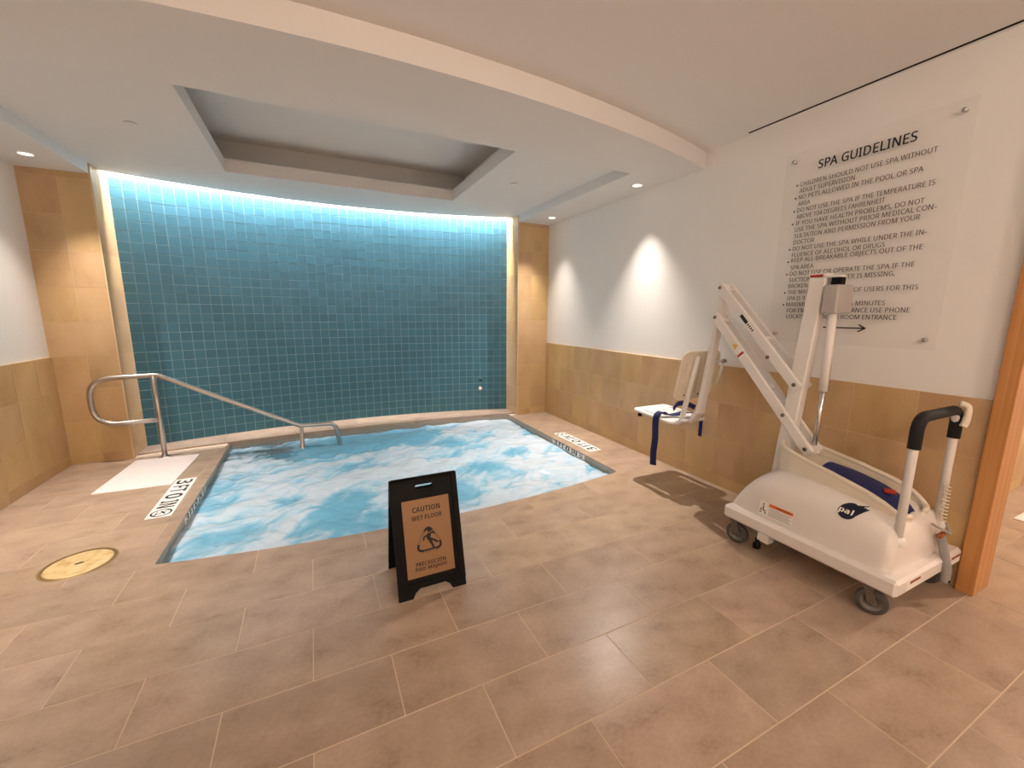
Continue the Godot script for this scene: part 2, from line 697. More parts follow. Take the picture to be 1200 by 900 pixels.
# ---------------------------------------------------------------- pool
func build_pool() -> void:
	var pool := top("spa_pool", "sunken whirlpool basin with grey mosaic waterline band below the deck", "pool")
	var s := surf()
	var edge := pool_poly(0.012)
	var n := edge.size()
	var c := Vector3(0.8, -0.5, -4.1)
	for i in n:
		var a := edge[i]
		var b := edge[(i + 1) % n]
		var q := [Vector3(a.x, -0.014, a.y), Vector3(b.x, -0.014, b.y), Vector3(b.x, -0.95, b.y), Vector3(a.x, -0.95, a.y)]
		q.reverse()
		face(s, q, Vector3((a.x + b.x) * 0.5, -0.5, (a.y + b.y) * 0.5) * 2.0 - c)
	var idx := Geometry2D.triangulate_polygon(edge)
	for i in range(0, idx.size(), 3):
		var q := []
		for k in 3:
			q.append(Vector3(edge[idx[i + k]].x, -0.95, edge[idx[i + k]].y))
		face(s, q, Vector3(0.8, -9, -4))
	fin(pool, "basin", s, M.basin)
	# mosaic band round the waterline: too small to pick apart singly
	s = surf()
	var in2 := pool_poly(0.012)
	for i in n:
		var a := in2[i]
		var b := in2[(i + 1) % n]
		var len := a.distance_to(b)
		var cols := maxi(1, int(round(len / 0.052)))
		var t := (b - a).normalized()
		var nn := Vector2(-t.y, t.x)
		if nn.dot(Vector2(0.8, -4.1) - a) < 0:
			nn = -nn
		for k in cols:
			for r in 4:
				var p := a.lerp(b, (k + 0.5) / cols)
				var ctr := Vector3(p.x + nn.x * 0.005, -0.032 - 0.052 * r, p.y + nn.y * 0.005)
				box(s, ctr, Vector3(len / cols - 0.003, 0.049, 0.008), 0.0, Basis(Vector3(t.x, 0, t.y), Vector3.UP, Vector3(t.x, 0, t.y).cross(Vector3.UP)))
	var bd := fin(pool, "mosaic_band", s, M.band)
	bd.set_meta("kind", "stuff")
	# steps below the handrail, nosings marked with dark tiles
	for i in 3:
		var q := surf()
		var x1 := PL + 0.2 * (3 - i)
		span(q, Vector3(PL - 0.005, -0.94, -5.42), Vector3(x1, -0.20 - 0.22 * (2 - i), -4.55), 0.01)
		var st := fin(pool, "step", q, M.basin)
		for k in 5:
			var q2 := surf()
			var zz := -5.32 + k * 0.17
			box(q2, Vector3(x1 - 0.03, -0.20 - 0.22 * (2 - i) + 0.003, zz), Vector3(0.06, 0.008, 0.1), 0.002)
			fin(st, "marker_tile", q2, M.navy_tile)
	build_water()

func build_water() -> void:
	var w := top("spa_water", "churning pale blue whirlpool water streaked with white foam", "water")
	var W := 640
	var H := 448
	var warp := FastNoiseLite.new()
	warp.seed = 31
	warp.frequency = 1.1
	warp.fractal_octaves = 3
	var cloud := FastNoiseLite.new()
	cloud.seed = 8
	cloud.frequency = 1.25
	cloud.fractal_octaves = 5
	cloud.fractal_gain = 0.55
	var ridge := FastNoiseLite.new()
	ridge.seed = 15
	ridge.frequency = 1.0
	ridge.fractal_type = FastNoiseLite.FRACTAL_RIDGED
	ridge.fractal_octaves = 4
	var zn := -2.72
	var zf := -5.54
	var im := Image.create(W, H, false, Image.FORMAT_RGBA8)
	for j in H:
		for i in W:
			var x := lerpf(PL, PR, (i + 0.5) / W)
			var z := lerpf(zf, zn, (j + 0.5) / H)
			var v := foam_at(x, z, warp, cloud, ridge)
			var col := Color(0.47, 0.74, 0.87).lerp(Color(0.78, 0.84, 0.89), v)
			col.a = lerpf(0.84, 0.98, clampf(v * 1.3, 0, 1))
			# calmer, clearer water over the steps
			col.a *= 1.0 - 0.7 * smoothstep(0.0, 0.3, -0.15 - x) * smoothstep(-4.6, -4.9, z) * (1.0 - v)
			im.set_pixel(i, j, col)
	var m := mat(Color.WHITE, 0.16)
	m.albedo_texture = ImageTexture.create_from_image(im)
	m.transparency = BaseMaterial3D.TRANSPARENCY_ALPHA
	m.texture_repeat = false
	var chop := FastNoiseLite.new()
	chop.seed = 4
	chop.frequency = 2.2
	chop.fractal_octaves = 4
	var nx := 190
	var nz := 150
	var s := surf(0)
	var P := func(i: int, j: int) -> Array:
		var u := float(i) / nx
		var x := lerpf(PL - 0.004, PR + 0.004, u)
		var za := pool_far_z(x) - 0.004
		var zb := pool_near_z(x) + 0.004
		var z := lerpf(za, zb, float(j) / nz)
		var v := foam_at(x, z, warp, cloud, ridge)
		var y := WATER + chop.get_noise_2d(x, z) * 0.022 + v * 0.014 + chop.get_noise_2d(x * 4.0, z * 4.0) * 0.004
		return [Vector3(x, y, z), Vector2((x - PL) / (PR - PL), (z - zf) / (zn - zf))]
	var grid := []
	for j in nz + 1:
		var row := []
		for i in nx + 1:
			row.append(P.call(i, j))
		grid.append(row)
	for j in nz:
		for i in nx:
			var a: Array = grid[j][i]
			var b: Array = grid[j][i + 1]
			var c: Array = grid[j + 1][i + 1]
			var d: Array = grid[j + 1][i]
			for v in [a, b, c, a, c, d]:
				s.set_uv(v[1])
				s.add_vertex(v[0])
	fin(w, "surface", s, m)

# how much foam lies on the water at a place
func foam_at(x: float, z: float, warp: FastNoiseLite, cloud: FastNoiseLite, ridge: FastNoiseLite) -> float:
	var wx := x + 0.16 * warp.get_noise_2d(x * 1.4, z * 1.4)
	var wz := z + 0.16 * warp.get_noise_2d(x * 1.4 + 40.0, z * 1.4 - 17.0)
	# streaks run along the jets, from the near left towards the far right
	var u := wx * 0.80 - wz * 0.60
	var v := wx * 0.60 + wz * 0.80
	var a := cloud.get_noise_2d(u * 0.62, v * 1.25)
	var f := cloud.get_noise_2d(u * 2.9 + 3.0, v * 5.6)
	var b := ridge.get_noise_2d(u * 1.1 + 9.0, v * 2.4)
	var bias := 0.06 + 0.14 * smoothstep(0.4, 2.0, x)
	# a long streak from a jet, and pools of clear water on either side
	var at := Vector2(x + 0.05 * warp.get_noise_2d(x * 3.0, z * 3.0), z + 0.05 * warp.get_noise_2d(x * 3.0 + 9.0, z * 3.0))
	var jet := [Vector2(-0.75, -2.86), Vector2(-0.354, -3.0), Vector2(-0.228, -3.36), Vector2(-0.063, -3.74), Vector2(0.142, -3.95), Vector2(0.458, -4.05), Vector2(1.1, -4.02)]
	var near := 9.0
	for i in jet.size() - 1:
		near = minf(near, at.distance_to(Geometry2D.get_closest_point_to_segment(at, jet[i], jet[i + 1])))
	bias += 0.5 * smoothstep(0.17, 0.03, near)
	for e in [[0.18, -3.1, 0.5, 0.42], [0.12, -3.5, 0.3, 0.40], [-0.24, -3.68, 0.2, 0.5], [-0.68, -3.35, 0.26, 0.25], [1.43, -3.75, 0.26, 0.55], [1.4, -4.65, 0.25, 0.35], [0.75, -5.2, 0.75, 0.75], [0.0, -5.1, 0.65, 0.5], [1.0, -3.2, 0.25, 0.3], [2.0, -4.0, 0.2, 0.4]]:
		bias -= e[3] * smoothstep(e[2], e[2] * 0.25, Vector2((x - e[0]) * 0.85, z - e[1]).length())
	return smoothstep(0.12, 0.95, 0.56 + bias + a * 0.70 + f * 0.42 + b * 0.10)

# ---------------------------------------------------------------- walls
func wall_courses() -> Array:
	var c := [[0.0, 0.095]]
	var y := 0.095
	while y < Y_LOW - 0.03:
		c.append([y, minf(y + 0.32, Y_LOW)])
		y += 0.32
	return c

# stone tiles over a rectangle of wall: origin, along (unit), outward normal
func clad(parent: Node, at: Vector3, along: Vector3, out: Vector3, joints: Array, courses: Array, upto: float) -> void:
	var g := 0.003
	for cr in courses:
		if cr[0] >= upto - 0.001:
			continue
		var ya: float = cr[0]
		var yb: float = minf(cr[1], upto)
		for i in joints.size() - 1:
			var w: float = joints[i + 1] - joints[i]
			if w < 0.02:
				continue
			var o := put(parent, "wall_tile", tile_mesh(w - g, yb - ya - g, 0.012, 0.0006), M.wall[rng.randi() % M.wall.size()])
			o.transform = Transform3D(Basis(along, Vector3.UP, along.cross(Vector3.UP)), at + along * (joints[i] + w / 2) + Vector3.UP * (ya + yb) / 2 + out * rng.randf() * 0.0006)
			if along.cross(Vector3.UP).dot(out) < 0:
				o.transform.basis = Basis(-along, Vector3.UP, (-along).cross(Vector3.UP))

func build_back_wall() -> void:
	var wb := structure("wall_back", "curved alcove of teal glass tiles between honey limestone pilasters", "wall")
	# pilasters
	for e in [[XL - 0.1, JL + 0.0088], [JR - 0.0088, XR + 0.1]]:
		var s := surf()
		span(s, Vector3(e[0], -0.1, ZB - 1.0), Vector3(e[1], 3.2, ZB + 0.0008))
		fin(wb, "pilaster_core", s, M.wall_grout)
	var co := wall_courses()
	clad(wb, Vector3(XL, 0, ZB - 0.010), Vector3.RIGHT, Vector3.BACK, [0.0, 0.255, JL - XL], co, Y_LOW)
	clad(wb, Vector3(JR, 0, ZB - 0.010), Vector3.RIGHT, Vector3.BACK, [0.0, 0.21, XR - JR], co, Y_LOW)
	# alcove returns
	var top_co := wall_courses()
	top_co[top_co.size() - 1][1] = 2.66
	var extra := co.duplicate(true)
	extra[extra.size() - 1][1] = 2.94
	clad(wb, Vector3(JL - 0.002, 0, ZB), Vector3.FORWARD, Vector3.RIGHT, [0.0, 0.44], extra, 2.94)
	clad(wb, Vector3(JR + 0.002, 0, ZB), Vector3.FORWARD, Vector3.LEFT, [0.0, 0.44], extra, 2.94)
	# plaster shell behind the tiles
	var s := surf()
	var p := PackedVector2Array()
	for i in 41:
		var x := lerpf(JL - 0.01, JR + 0.01, i / 40.0)
		p.append(Vector2(x, teal_z(x) + 0.0015))
	p.append(Vector2(JR + 0.01, -6.3))
	p.append(Vector2(JL - 0.01, -6.3))
	prism(s, p, 0.0, 3.2, PLAN())
	fin(wb, "alcove_backing", s, M.teal_grout)
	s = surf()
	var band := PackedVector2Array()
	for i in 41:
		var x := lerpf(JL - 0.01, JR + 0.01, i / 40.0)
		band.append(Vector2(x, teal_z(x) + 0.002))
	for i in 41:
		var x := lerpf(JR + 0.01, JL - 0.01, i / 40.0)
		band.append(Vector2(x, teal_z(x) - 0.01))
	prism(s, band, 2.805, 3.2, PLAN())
	fin(wb, "white_glow_band", s, M.paint)  # white strip stands for the overexposed strip glow on the top tiles
	# mosaic: equal steps along the arc
	var pitch := 0.1030
	var R := 7.7
	var zc := -5.965 + R
	var half := asin((JR - XC) / R) * R
	var tiles := []
	var cols := int(floor(2 * half / pitch))
	var start := -cols * pitch / 2.0
	var rows := 27
	var eye := Vector3(0, CAM_Y, 0)
	for i in range(-1, cols + 1):
		var a0 := maxf(start + i * pitch, -half + 0.001)
		var a1 := minf(start + (i + 1) * pitch, half - 0.001)
		if a1 - a0 < 0.012:
			continue
		var a := (a0 + a1) / 2.0 / R
		for r in rows:
			var y0: float = 0.016 + r * pitch
			var y1: float = minf(y0 + pitch, 2.805)
			if y1 - y0 < 0.012:
				continue
			var at := Vector3(XC + sin(a) * R, (y0 + y1) / 2.0, zc - cos(a) * R)
			var nrm := Vector3(-sin(a), 0, cos(a))
			var dv := eye - at
			var size := absf(dv.normalized().dot(nrm)) / dv.length_squared()
			# the lens stretches what lies off its axis
			var fwd := Vector3(0.4285, -0.17, -0.8874)
			size /= pow(absf(dv.normalized().dot(fwd)), 3.0)
			tiles.append([size * (a1 - a0) * (y1 - y0), at, nrm, a1 - a0, y1 - y0])
	tiles.sort_custom(func(p1, p2): return p1[0] > p2[0])
	var rest := []
	for i in M.teal.size():
		rest.append(surf())
	for n in tiles.size():
		var t: Array = tiles[n]
		var z: Vector3 = t[2]
		var tilt := Basis(Vector3.UP, rng.randf_range(-0.006, 0.006)) * Basis(Vector3.RIGHT, rng.randf_range(-0.008, 0.008))
		var b := Basis(Vector3.UP.cross(z), Vector3.UP, z) * tilt
		var xf := Transform3D(b, t[1] - z * 0.005 + z * rng.randf() * 0.0012)
		var mesh := tile_mesh(snappedf(t[3] - 0.005, 0.0005), snappedf(t[4] - 0.005, 0.0005), 0.008, 0.001)
		var k: int = rng.randi() % M.teal.size()
		if n < 300:
			var o := put(wb, "glass_tile", mesh, M.teal[k])
			o.transform = xf
		else:
			rest[k].append_from(mesh, 0, xf)
	var whole := ArrayMesh.new()
	for k in rest.size():
		rest[k].set_material(M.teal[k])
		rest[k].commit(whole)
	var o := put(wb, "glass_mosaic", whole, null)
	o.set_meta("kind", "stuff")

func build_side_walls() -> void:
	var co := wall_courses()
	var top_y := 1.055
	# right wall, from the back corner to the door opening
	var wr := structure("wall_right", "white painted wall over a honey limestone wainscot beside the pool lift", "wall")
	var s := surf()
	span(s, Vector3(XR + 0.004, -0.1, ZB - 0.1), Vector3(XR + 0.14, 3.2, -0.75))
	span(s, Vector3(XR + 0.004, -0.1, 0.45), Vector3(XR + 0.14, 3.2, ZF))
	span(s, Vector3(XR + 0.004, 2.35, -0.75), Vector3(XR + 0.14, 3.2, 0.45))
	fin(wr, "plaster", s, M.paint)
	var jz := [0.0]
	var z := -5.18
	while z < -0.85:
		jz.append(z - ZB)
		z += 0.3167
	jz.append(-0.772 - ZB)
	s = surf()
	span(s, Vector3(XR - 0.0148, 0.0, ZB), Vector3(XR + 0.006, top_y - 0.002, -0.772))
	fin(wr, "wainscot_bed", s, M.wall_grout)
	clad(wr, Vector3(XR - 0.004, 0, ZB), Vector3.BACK, Vector3.LEFT, jz, co, top_y)
	# left wall
	var wl := structure("wall_left", "white painted wall over a honey limestone wainscot beside the handrail", "wall")
	s = surf()
	span(s, Vector3(XL - 0.14, -0.1, ZB - 0.1), Vector3(XL - 0.004, 3.2, ZF))
	fin(wl, "plaster", s, M.paint)
	s = surf()
	span(s, Vector3(XL - 0.006, 0.0, ZB), Vector3(XL + 0.0148, top_y - 0.002, 1.5))
	fin(wl, "wainscot_bed", s, M.wall_grout)
	jz = [0.0]
	z = -5.28 + 0.28
	while z < 1.4:
		jz.append(z - ZB)
		z += 0.3167
	clad(wl, Vector3(XL + 0.004, 0, ZB), Vector3.BACK, Vector3.RIGHT, jz, co, top_y)
	var wf := structure("wall_front", "plain white wall closing the room opposite the teal alcove", "wall")
	s = surf()
	span(s, Vector3(XL - 0.1, -0.1, ZF), Vector3(XR + 0.1, 3.2, ZF + 0.12))
	fin(wf, "plaster", s, M.paint)
	# oak door lining at the end of the right wall
	var tr := structure("trim_1", "honey oak door lining at the end of the wainscot", "trim")
	for e in [[-0.772, -0.700], [0.40, 0.472]]:
		s = surf()
		span(s, Vector3(XR - 0.04, 0.0, e[0]), Vector3(XR + 0.16, 2.42, e[1]), 0.003)
		fin(tr, "jamb", s, M.oak)
	s = surf()
	span(s, Vector3(XR - 0.04, 2.35, -0.70), Vector3(XR + 0.16, 2.42, 0.40), 0.003)
	fin(tr, "head", s, M.oak)

# ---------------------------------------------------------------- ceiling
func build_ceiling() -> void:
	var ce := structure("ceiling", "white ceiling with a curved soffit and a recessed coffer over the pool", "ceiling")
	# main ceiling
	var s := surf()
	var p := PackedVector2Array()
	for i in 41:
		var x := lerpf(XL - 0.02, XR - 0.045, i / 40.0)
		p.append(Vector2(x, fascia_z(x) - 0.02))
	p.append(Vector2(XR - 0.045, ZF + 0.02))
	p.append(Vector2(XL - 0.02, ZF + 0.02))
	prism(s, p, Y_MAIN, Y_MAIN + 0.1, PLAN())
	span(s, Vector3(XR - 0.045, Y_MAIN, fascia_z(XR) - 0.02), Vector3(XR + 0.02, Y_MAIN + 0.1, -2.28))
	span(s, Vector3(XR - 0.025, Y_MAIN, -2.28), Vector3(XR + 0.02, Y_MAIN + 0.1, ZF))
	fin(ce, "main_panel", s, M.ceil)
	# low soffit, a U round the raised tray; its front is the curved fascia
	s = surf()
	p = PackedVector2Array()
	for i in 41:
		var x := lerpf(XL - 0.02, XR + 0.02, i / 40.0)
		p.append(Vector2(x, fascia_z(x)))
	p.append(Vector2(XR + 0.02, ZB - 0.05))
	p.append(Vector2(JR, ZB - 0.05))
	p.append(Vector2(JR, -3.07))
	p.append(Vector2(JL, -3.07))
	p.append(Vector2(JL, ZB - 0.05))
	p.append(Vector2(XL - 0.02, ZB - 0.05))
	prism(s, p, Y_LOW, 3.0, PLAN())
	fin(ce, "low_soffit", s, M.ceil)
	# raised tray with the coffer opening
	var cx0 := -0.65
	var cx1 := 1.61
	var cz0 := -4.985
	var cz1 := -3.27
	s = surf()
	var y1 := 2.92
	span(s, Vector3(JL, Y_TRAY, cz0), Vector3(cx0, y1, -3.07))
	span(s, Vector3(cx1, Y_TRAY, cz0), Vector3(JR, y1, -3.07))
	span(s, Vector3(cx0, Y_TRAY, cz1), Vector3(cx1, y1, -3.07))
	p = PackedVector2Array()
	for i in 41:
		var x := lerpf(JL, JR, i / 40.0)
		p.append(Vector2(x, soffit_z(x)))
	p.append(Vector2(JR, cz0))
	p.append(Vector2(JL, cz0))
	prism(s, p, Y_TRAY, y1, PLAN())
	fin(ce, "tray_panel", s, M.ceil)
	# shaft above the coffer lip, wider than the opening
	s = surf()
	var d := 0.24
	span(s, Vector3(cx0 - d - 0.03, y1, cz0 - d), Vector3(cx0 - d, 3.16, cz1 + d))
	span(s, Vector3(cx1 + d, y1, cz0 - d), Vector3(cx1 + d + 0.03, 3.16, cz1 + d))
	span(s, Vector3(cx0 - d, y1, cz0 - d - 0.03), Vector3(cx1 + d, 3.16, cz0 - d))
	span(s, Vector3(cx0 - d, y1, cz1 + d), Vector3(cx1 + d, 3.16, cz1 + d + 0.03))
	fin(ce, "coffer_side", s, M.ceil)
	s = surf()
	span(s, Vector3(cx0 - d - 0.03, 3.16, cz0 - d - 0.03), Vector3(cx1 + d + 0.03, 3.2, cz1 + d + 0.03))
	fin(ce, "coffer_panel", s, M.ceil)
	# box over the light slot
	s = surf()
	span(s, Vector3(JL, y1, -5.30), Vector3(JR, 3.2, -5.27))
	span(s, Vector3(JL, 3.14, -6.2), Vector3(JR, 3.2, -5.30))
	fin(ce, "cove_box", s, M.paint)
	# roof slab that closes everything above
	s = surf()
	span(s, Vector3(XL - 0.2, 3.2, -6.5), Vector3(XR + 0.2, 3.3, ZF + 0.2))
	fin(ce, "roof_slab", s, M.ceil)

# ---------------------------------------------------------------- corridor
func build_corridor() -> void:
	var fl := structure("floor_corridor", "pale tiled corridor floor seen past the oak door lining", "floor")
	var s := surf()
	span(s, Vector3(XR, -0.12, -1.12), Vector3(7.2, -0.0035, 1.6))
	fin(fl, "grout_bed", s, M.grout)
	for i in 7:
		for j in 9:
			var o := put(fl, "floor_tile", tile_mesh(0.6137, 0.3053, 0.014, 0.0012), M.floor[rng.randi() % 9])
			var xx := XR + 0.31 + i * 0.6167
			if xx > 7.0:
				continue
			o.transform = Transform3D(Basis(Vector3(1, 0, 0), Vector3(0, 0, -1), Vector3(0, 1, 0)), Vector3(xx, -0.014, -0.97 + j * 0.3084))
	var w := structure("wall_corridor", "corridor wall with limestone tiles seen past the oak door lining", "wall")
	s = surf()
	span(s, Vector3(XR + 0.14, -0.1, -1.25), Vector3(7.3, 3.2, -1.132))
	span(s, Vector3(7.2, -0.1, -1.25), Vector3(7.3, 3.2, 1.7))
	span(s, Vector3(XR + 0.14, -0.1, 1.6), Vector3(7.3, 3.2, 1.7))
	fin(w, "plaster", s, M.paint)
	var j := [0.0]
	var x := 0.32
	while x < 3.9:
		j.append(x)
		x += 0.32
	clad(w, Vector3(XR + 0.15, 0, -1.132), Vector3.RIGHT, Vector3.BACK, j, wall_courses(), Y_LOW)
	var c := structure("ceiling_corridor", "plain white corridor ceiling", "ceiling")
	s = surf()
	span(s, Vector3(XR + 0.14, Y_MAIN, -1.25), Vector3(7.3, Y_MAIN + 0.1, 1.7))
	fin(c, "panel", s, M.ceil)
	var t := top("corridor_mat", "small white mat on the corridor floor past the door", "mat", Vector3(4.75, 0, -0.82))
	s = surf()
	span(s, Vector3(-0.17, 0.0005, -0.11), Vector3(0.3, 0.007, 0.12), 0.002)
	fin(t, "pad", s, M.mat_white)

# ---------------------------------------------------------------- lamps and small ceiling things
func downlight(at: Vector3, label: String, col: Color, energy: float, angle: float, group := "", aim := 0.0, size := 0.018) -> void:
	var t := top("recessed_downlight", label, "light", at, group)
	var down := Transform3D(Basis(Vector3.RIGHT, Vector3.BACK, Vector3.DOWN), Vector3.ZERO)
	var s := surf(0)
	lathe(s, [[0.042, 0.0], [0.044, 0.004], [0.05, 0.006], [0.062, 0.004], [0.066, 0.0]], 28, down)
	fin(t, "trim_ring", s, M.ceil)
	s = surf(0)
	lathe(s, [[0.0, 0.0015], [0.043, 0.0015]], 28, down)
	fin(t, "lamp_lens", s, M.glow)
	var l := SpotLight3D.new()
	l.name = "lamp_beam"
	l.light_color = col
	l.light_energy = energy
	l.light_size = size
	l.spot_angle = angle
	l.spot_angle_attenuation = 1.0
	l.spot_range = 12.0
	l.spot_attenuation = 2.0
	l.shadow_enabled = true
	# wall-side lamps are turned a little away from their wall
	l.rotation_degrees = Vector3(-90, 0, 0)
	if aim != 0.0:
		l.basis = Basis(Vector3.BACK, deg_to_rad(aim)) * l.basis
	l.position = Vector3(0, -0.012, 0)
	t.add_child(l)

func dome_lamp(at: Vector3) -> void:
	var t := top("dome_lamp", "round opal dome lamp on the main ceiling, away from the pool", "light", at, "main ceiling dome lamps")
	var down := Transform3D(Basis(Vector3.RIGHT, Vector3.BACK, Vector3.DOWN), Vector3.ZERO)
	var s := surf(0)
	lathe(s, [[0.15, 0.0], [0.15, 0.02], [0.14, 0.024], [0.135, 0.024]], 32, down)
	fin(t, "base_ring", s, M.white)
	s = surf(0)
	lathe(s, [[0.135, 0.022], [0.125, 0.05], [0.09, 0.075], [0.045, 0.088], [0.0, 0.092]], 32, down)
	fin(t, "lamp_glass", s, M.glow)
	var l := OmniLight3D.new()
	l.name = "lamp_light"
	l.light_color = WARMER
	l.light_energy = ROOM_E
	l.light_size = 0.1
	l.omni_range = 14.0
	l.omni_attenuation = 2.0
	l.shadow_enabled = true
	l.position = Vector3(0, -0.20, 0)
	t.add_child(l)

func build_fixtures() -> void:
	downlight(Vector3(2.905, Y_LOW, -4.85), "recessed downlight in the soffit by the back right limestone pilaster", WARM, SPOT_E, 40, "", -15.0)
	downlight(Vector3(2.93, Y_LOW, -3.30), "recessed downlight in the soffit between pool and lift, over the white wall", WARM, SPOT_NEAR_E, 43, "", -18.0)
	downlight(Vector3(-1.965, Y_LOW, -4.86), "recessed downlight in the soffit above the steel handrail", WARM, SPOT_E * 0.85, 40, "", 15.0)
	downlight(Vector3(-1.965, Y_LOW, -3.30), "recessed downlight in the soffit above the round tan skimmer lid", WARM, SPOT_NEAR_E * 0.85, 40, "", 10.0)
	for e in [[-1.2, 1.3], [0.45, 1.3], [2.1, 1.3], [-0.4, 2.6], [1.3, 2.6]]:
		dome_lamp(Vector3(e[0], Y_MAIN, e[1]))
	downlight(Vector3(5.4, Y_MAIN, 0.2), "recessed downlight in the corridor ceiling", WARMER, HALL_E, 80)
	# the strip itself, out of sight above the slot
	var t := top("cove_light_strip", "cool white light strip in the slot above the teal wall", "light")
	var s := surf()
	var pts := []
	for i in 31:
		var x := lerpf(JL + 0.02, JR - 0.02, i / 30.0)
		pts.append(Vector3(x, 3.075, cove_z(x)))
	ribbon(s, pts, Vector3.BACK, 0.03, 0.012)
	fin(t, "led_tape", s, M.led)
	# sprinkler covers in the tray
	for e in [[-1.07, -4.06, "round white sprinkler cover in the ceiling on the handrail side"], [1.98, -4.07, "round white sprinkler cover in the ceiling on the lift side"]]:
		var q := top("sprinkler_cover", e[2], "sprinkler", Vector3(e[0], Y_TRAY, e[1]))
		var down := Transform3D(Basis(Vector3.RIGHT, Vector3.BACK, Vector3.DOWN), Vector3.ZERO)
		s = surf(0)
		lathe(s, [[0.0, 0.009], [0.036, 0.009], [0.04, 0.007], [0.04, 0.004], [0.0, 0.004]], 24, down)
		fin(q, "cap", s, M.ceil)
		s = surf(0)
		lathe(s, [[0.034, 0.0], [0.034, 0.005]], 24, down)
		fin(q, "neck", s, M.grey)
	# air slot along the top of the right wall
	var a := top("air_slot", "long black linear air slot between ceiling and right wall", "vent", Vector3(XR - 0.035, Y_MAIN, 0))
	s = surf()
	span(s, Vector3(-0.0098, 0.095, -2.278), Vector3(0.0098, 0.11, 3.3))
	fin(a, "duct", s, M.grey)
	s = surf()
	span(s, Vector3(-0.0098, -0.0015, -2.2795), Vector3(-0.0045, 0.012, 3.3))
	span(s, Vector3(0.0045, -0.0015, -2.2795), Vector3(0.0098, 0.012, 3.3))
	fin(a, "slot_edge", s, M.black)
	# push buttons on the teal wall
	for e in [[0.348, "white", "round white spa jet button low on the teal wall"], [0.486, "dark", "small dark round sensor just above the white button on the teal wall"]]:
		var x := 2.24
		var b := top("wall_button", e[2], "button", Vector3(x, e[0], teal_z(x) + 0.003))
		s = surf(0)
		if e[1] == "white":
			lathe(s, [[0.034, 0.0], [0.034, 0.008], [0.026, 0.012], [0.0, 0.014]], 20)
			fin(b, "rim", s, M.steel)
			s = surf(0)
			lathe(s, [[0.022, 0.008], [0.020, 0.022], [0.0, 0.026]], 20)
			fin(b, "knob", s, M.mat_white)
		else:
			lathe(s, [[0.036, 0.0], [0.036, 0.006], [0.030, 0.009], [0.0, 0.009]], 20)
			fin(b, "plate", s, M.teal[0])
			s = surf(0)
			lathe(s, [[0.016, 0.008], [0.014, 0.013], [0.0, 0.014]], 16)
			fin(b, "lens", s, M.dark)

# ---------------------------------------------------------------- handrail
func build_handrail() -> void:
	var z := -5.18
	var t := top("handrail", "brushed steel pool handrail with a looped end by the teal wall", "handrail", Vector3(-1.46, 0, z))
	var O := Vector3(1.46, 0, 0)
	var P := func(x: float, y: float) -> Vector3: return Vector3(x, y, 0) + O
	var s := surf(0)
	var path := fillet([P.call(-1.46, 0.395), P.call(-1.96, 0.385), P.call(-1.955, 0.845), P.call(-1.45, 0.855), P.call(-0.21, 0.185), P.call(0.18, 0.175), P.call(0.285, -0.5)], 0.17, 9)
	# the two knees on the slope are tighter than the loop
	path = fillet([P.call(-1.46, 0.395), P.call(-1.955, 0.39), P.call(-1.955, 0.84), P.call(-1.46, 0.853)], 0.19, 10)
	path.append_array(fillet([P.call(-1.46, 0.853), P.call(-1.42, 0.845), P.call(-0.21, 0.19), P.call(0.16, 0.175), P.call(0.275, -0.5)], 0.075, 7).slice(1))
	tube(s, path, 0.0232, 14)
	fin(t, "rail", s, M.steel)
	s = surf(0)
	tube(s, [P.call(-1.46, 0.0), P.call(-1.46, 0.85)], 0.0232, 14)
	fin(t, "post", s, M.steel)
	s = surf(0)
	tube(s, [P.call(-0.2, -0.9), P.call(-0.2, 0.185)], 0.0232, 14)
	fin(t, "post", s, M.steel)
	s = surf(0)
	var up := Transform3D(Basis(Vector3.RIGHT, Vector3.FORWARD, Vector3.UP), P.call(-1.46, 0.0))
	lathe(s, [[0.052, 0.0], [0.052, 0.004], [0.046, 0.012], [0.026, 0.016], [0.0215, 0.016]], 24, up)
	fin(t, "flange", s, M.steel)

# ---------------------------------------------------------------- things on the deck
func depth_marker(label: String, at: Vector3, right: Vector3, up: Vector3, step: float, tall: float, first := "") -> void:
	var t := top("depth_marker", label, "depth marker", at)
	var words := ["3", "FT", "0", "IN", "no"]
	var b := Basis(right, up, right.cross(up))
	for i in words.size():
		var at2 := right * (i + 0.5) * step
		var s := surf()
		box(s, at2 + b.z * 0.0012, Vector3(step - 0.002, tall, 0.0024), 0.0006, b)
		var tl := fin(t, "tile", s, M.label)
		var org := at2 + b.z * 0.0025 - up * tall * 0.36
		if words[i] != "no":
			text(tl, "lettering", words[i], Transform3D(b, org), tall * 0.72, step * (0.62 if words[i].length() == 1 else 0.86), M.ink, true, false, true)
		else:
			no_diving(tl, at2 + b.z * 0.0025, b, tall * 0.42)

func no_diving(parent: Node, at: Vector3, b: Basis, r: float) -> void:
	var s := surf(0)
	lathe(s, [[r, 0.0], [r, 0.0008], [r * 0.82, 0.0008], [r * 0.82, 0.0]], 28, Transform3D(b, at))
	bar(s, at + (b.x * -0.62 + b.y * 0.62) * r, at + (b.x * 0.62 + b.y * -0.62) * r, b.z, 0.0009, r * 0.16, 0.0)
	bar(s, at + (b.x * -0.45 - b.y * 0.1) * r, at + (b.x * 0.35 + b.y * 0.42) * r, b.z, 0.0009, r * 0.2, 0.0)
	bar(s, at + (b.x * -0.5 - b.y * 0.45) * r, at + (b.x * 0.5 - b.y * 0.45) * r, b.z, 0.0009, r * 0.09, 0.0)
	fin(parent, "symbol", s, M.ink)

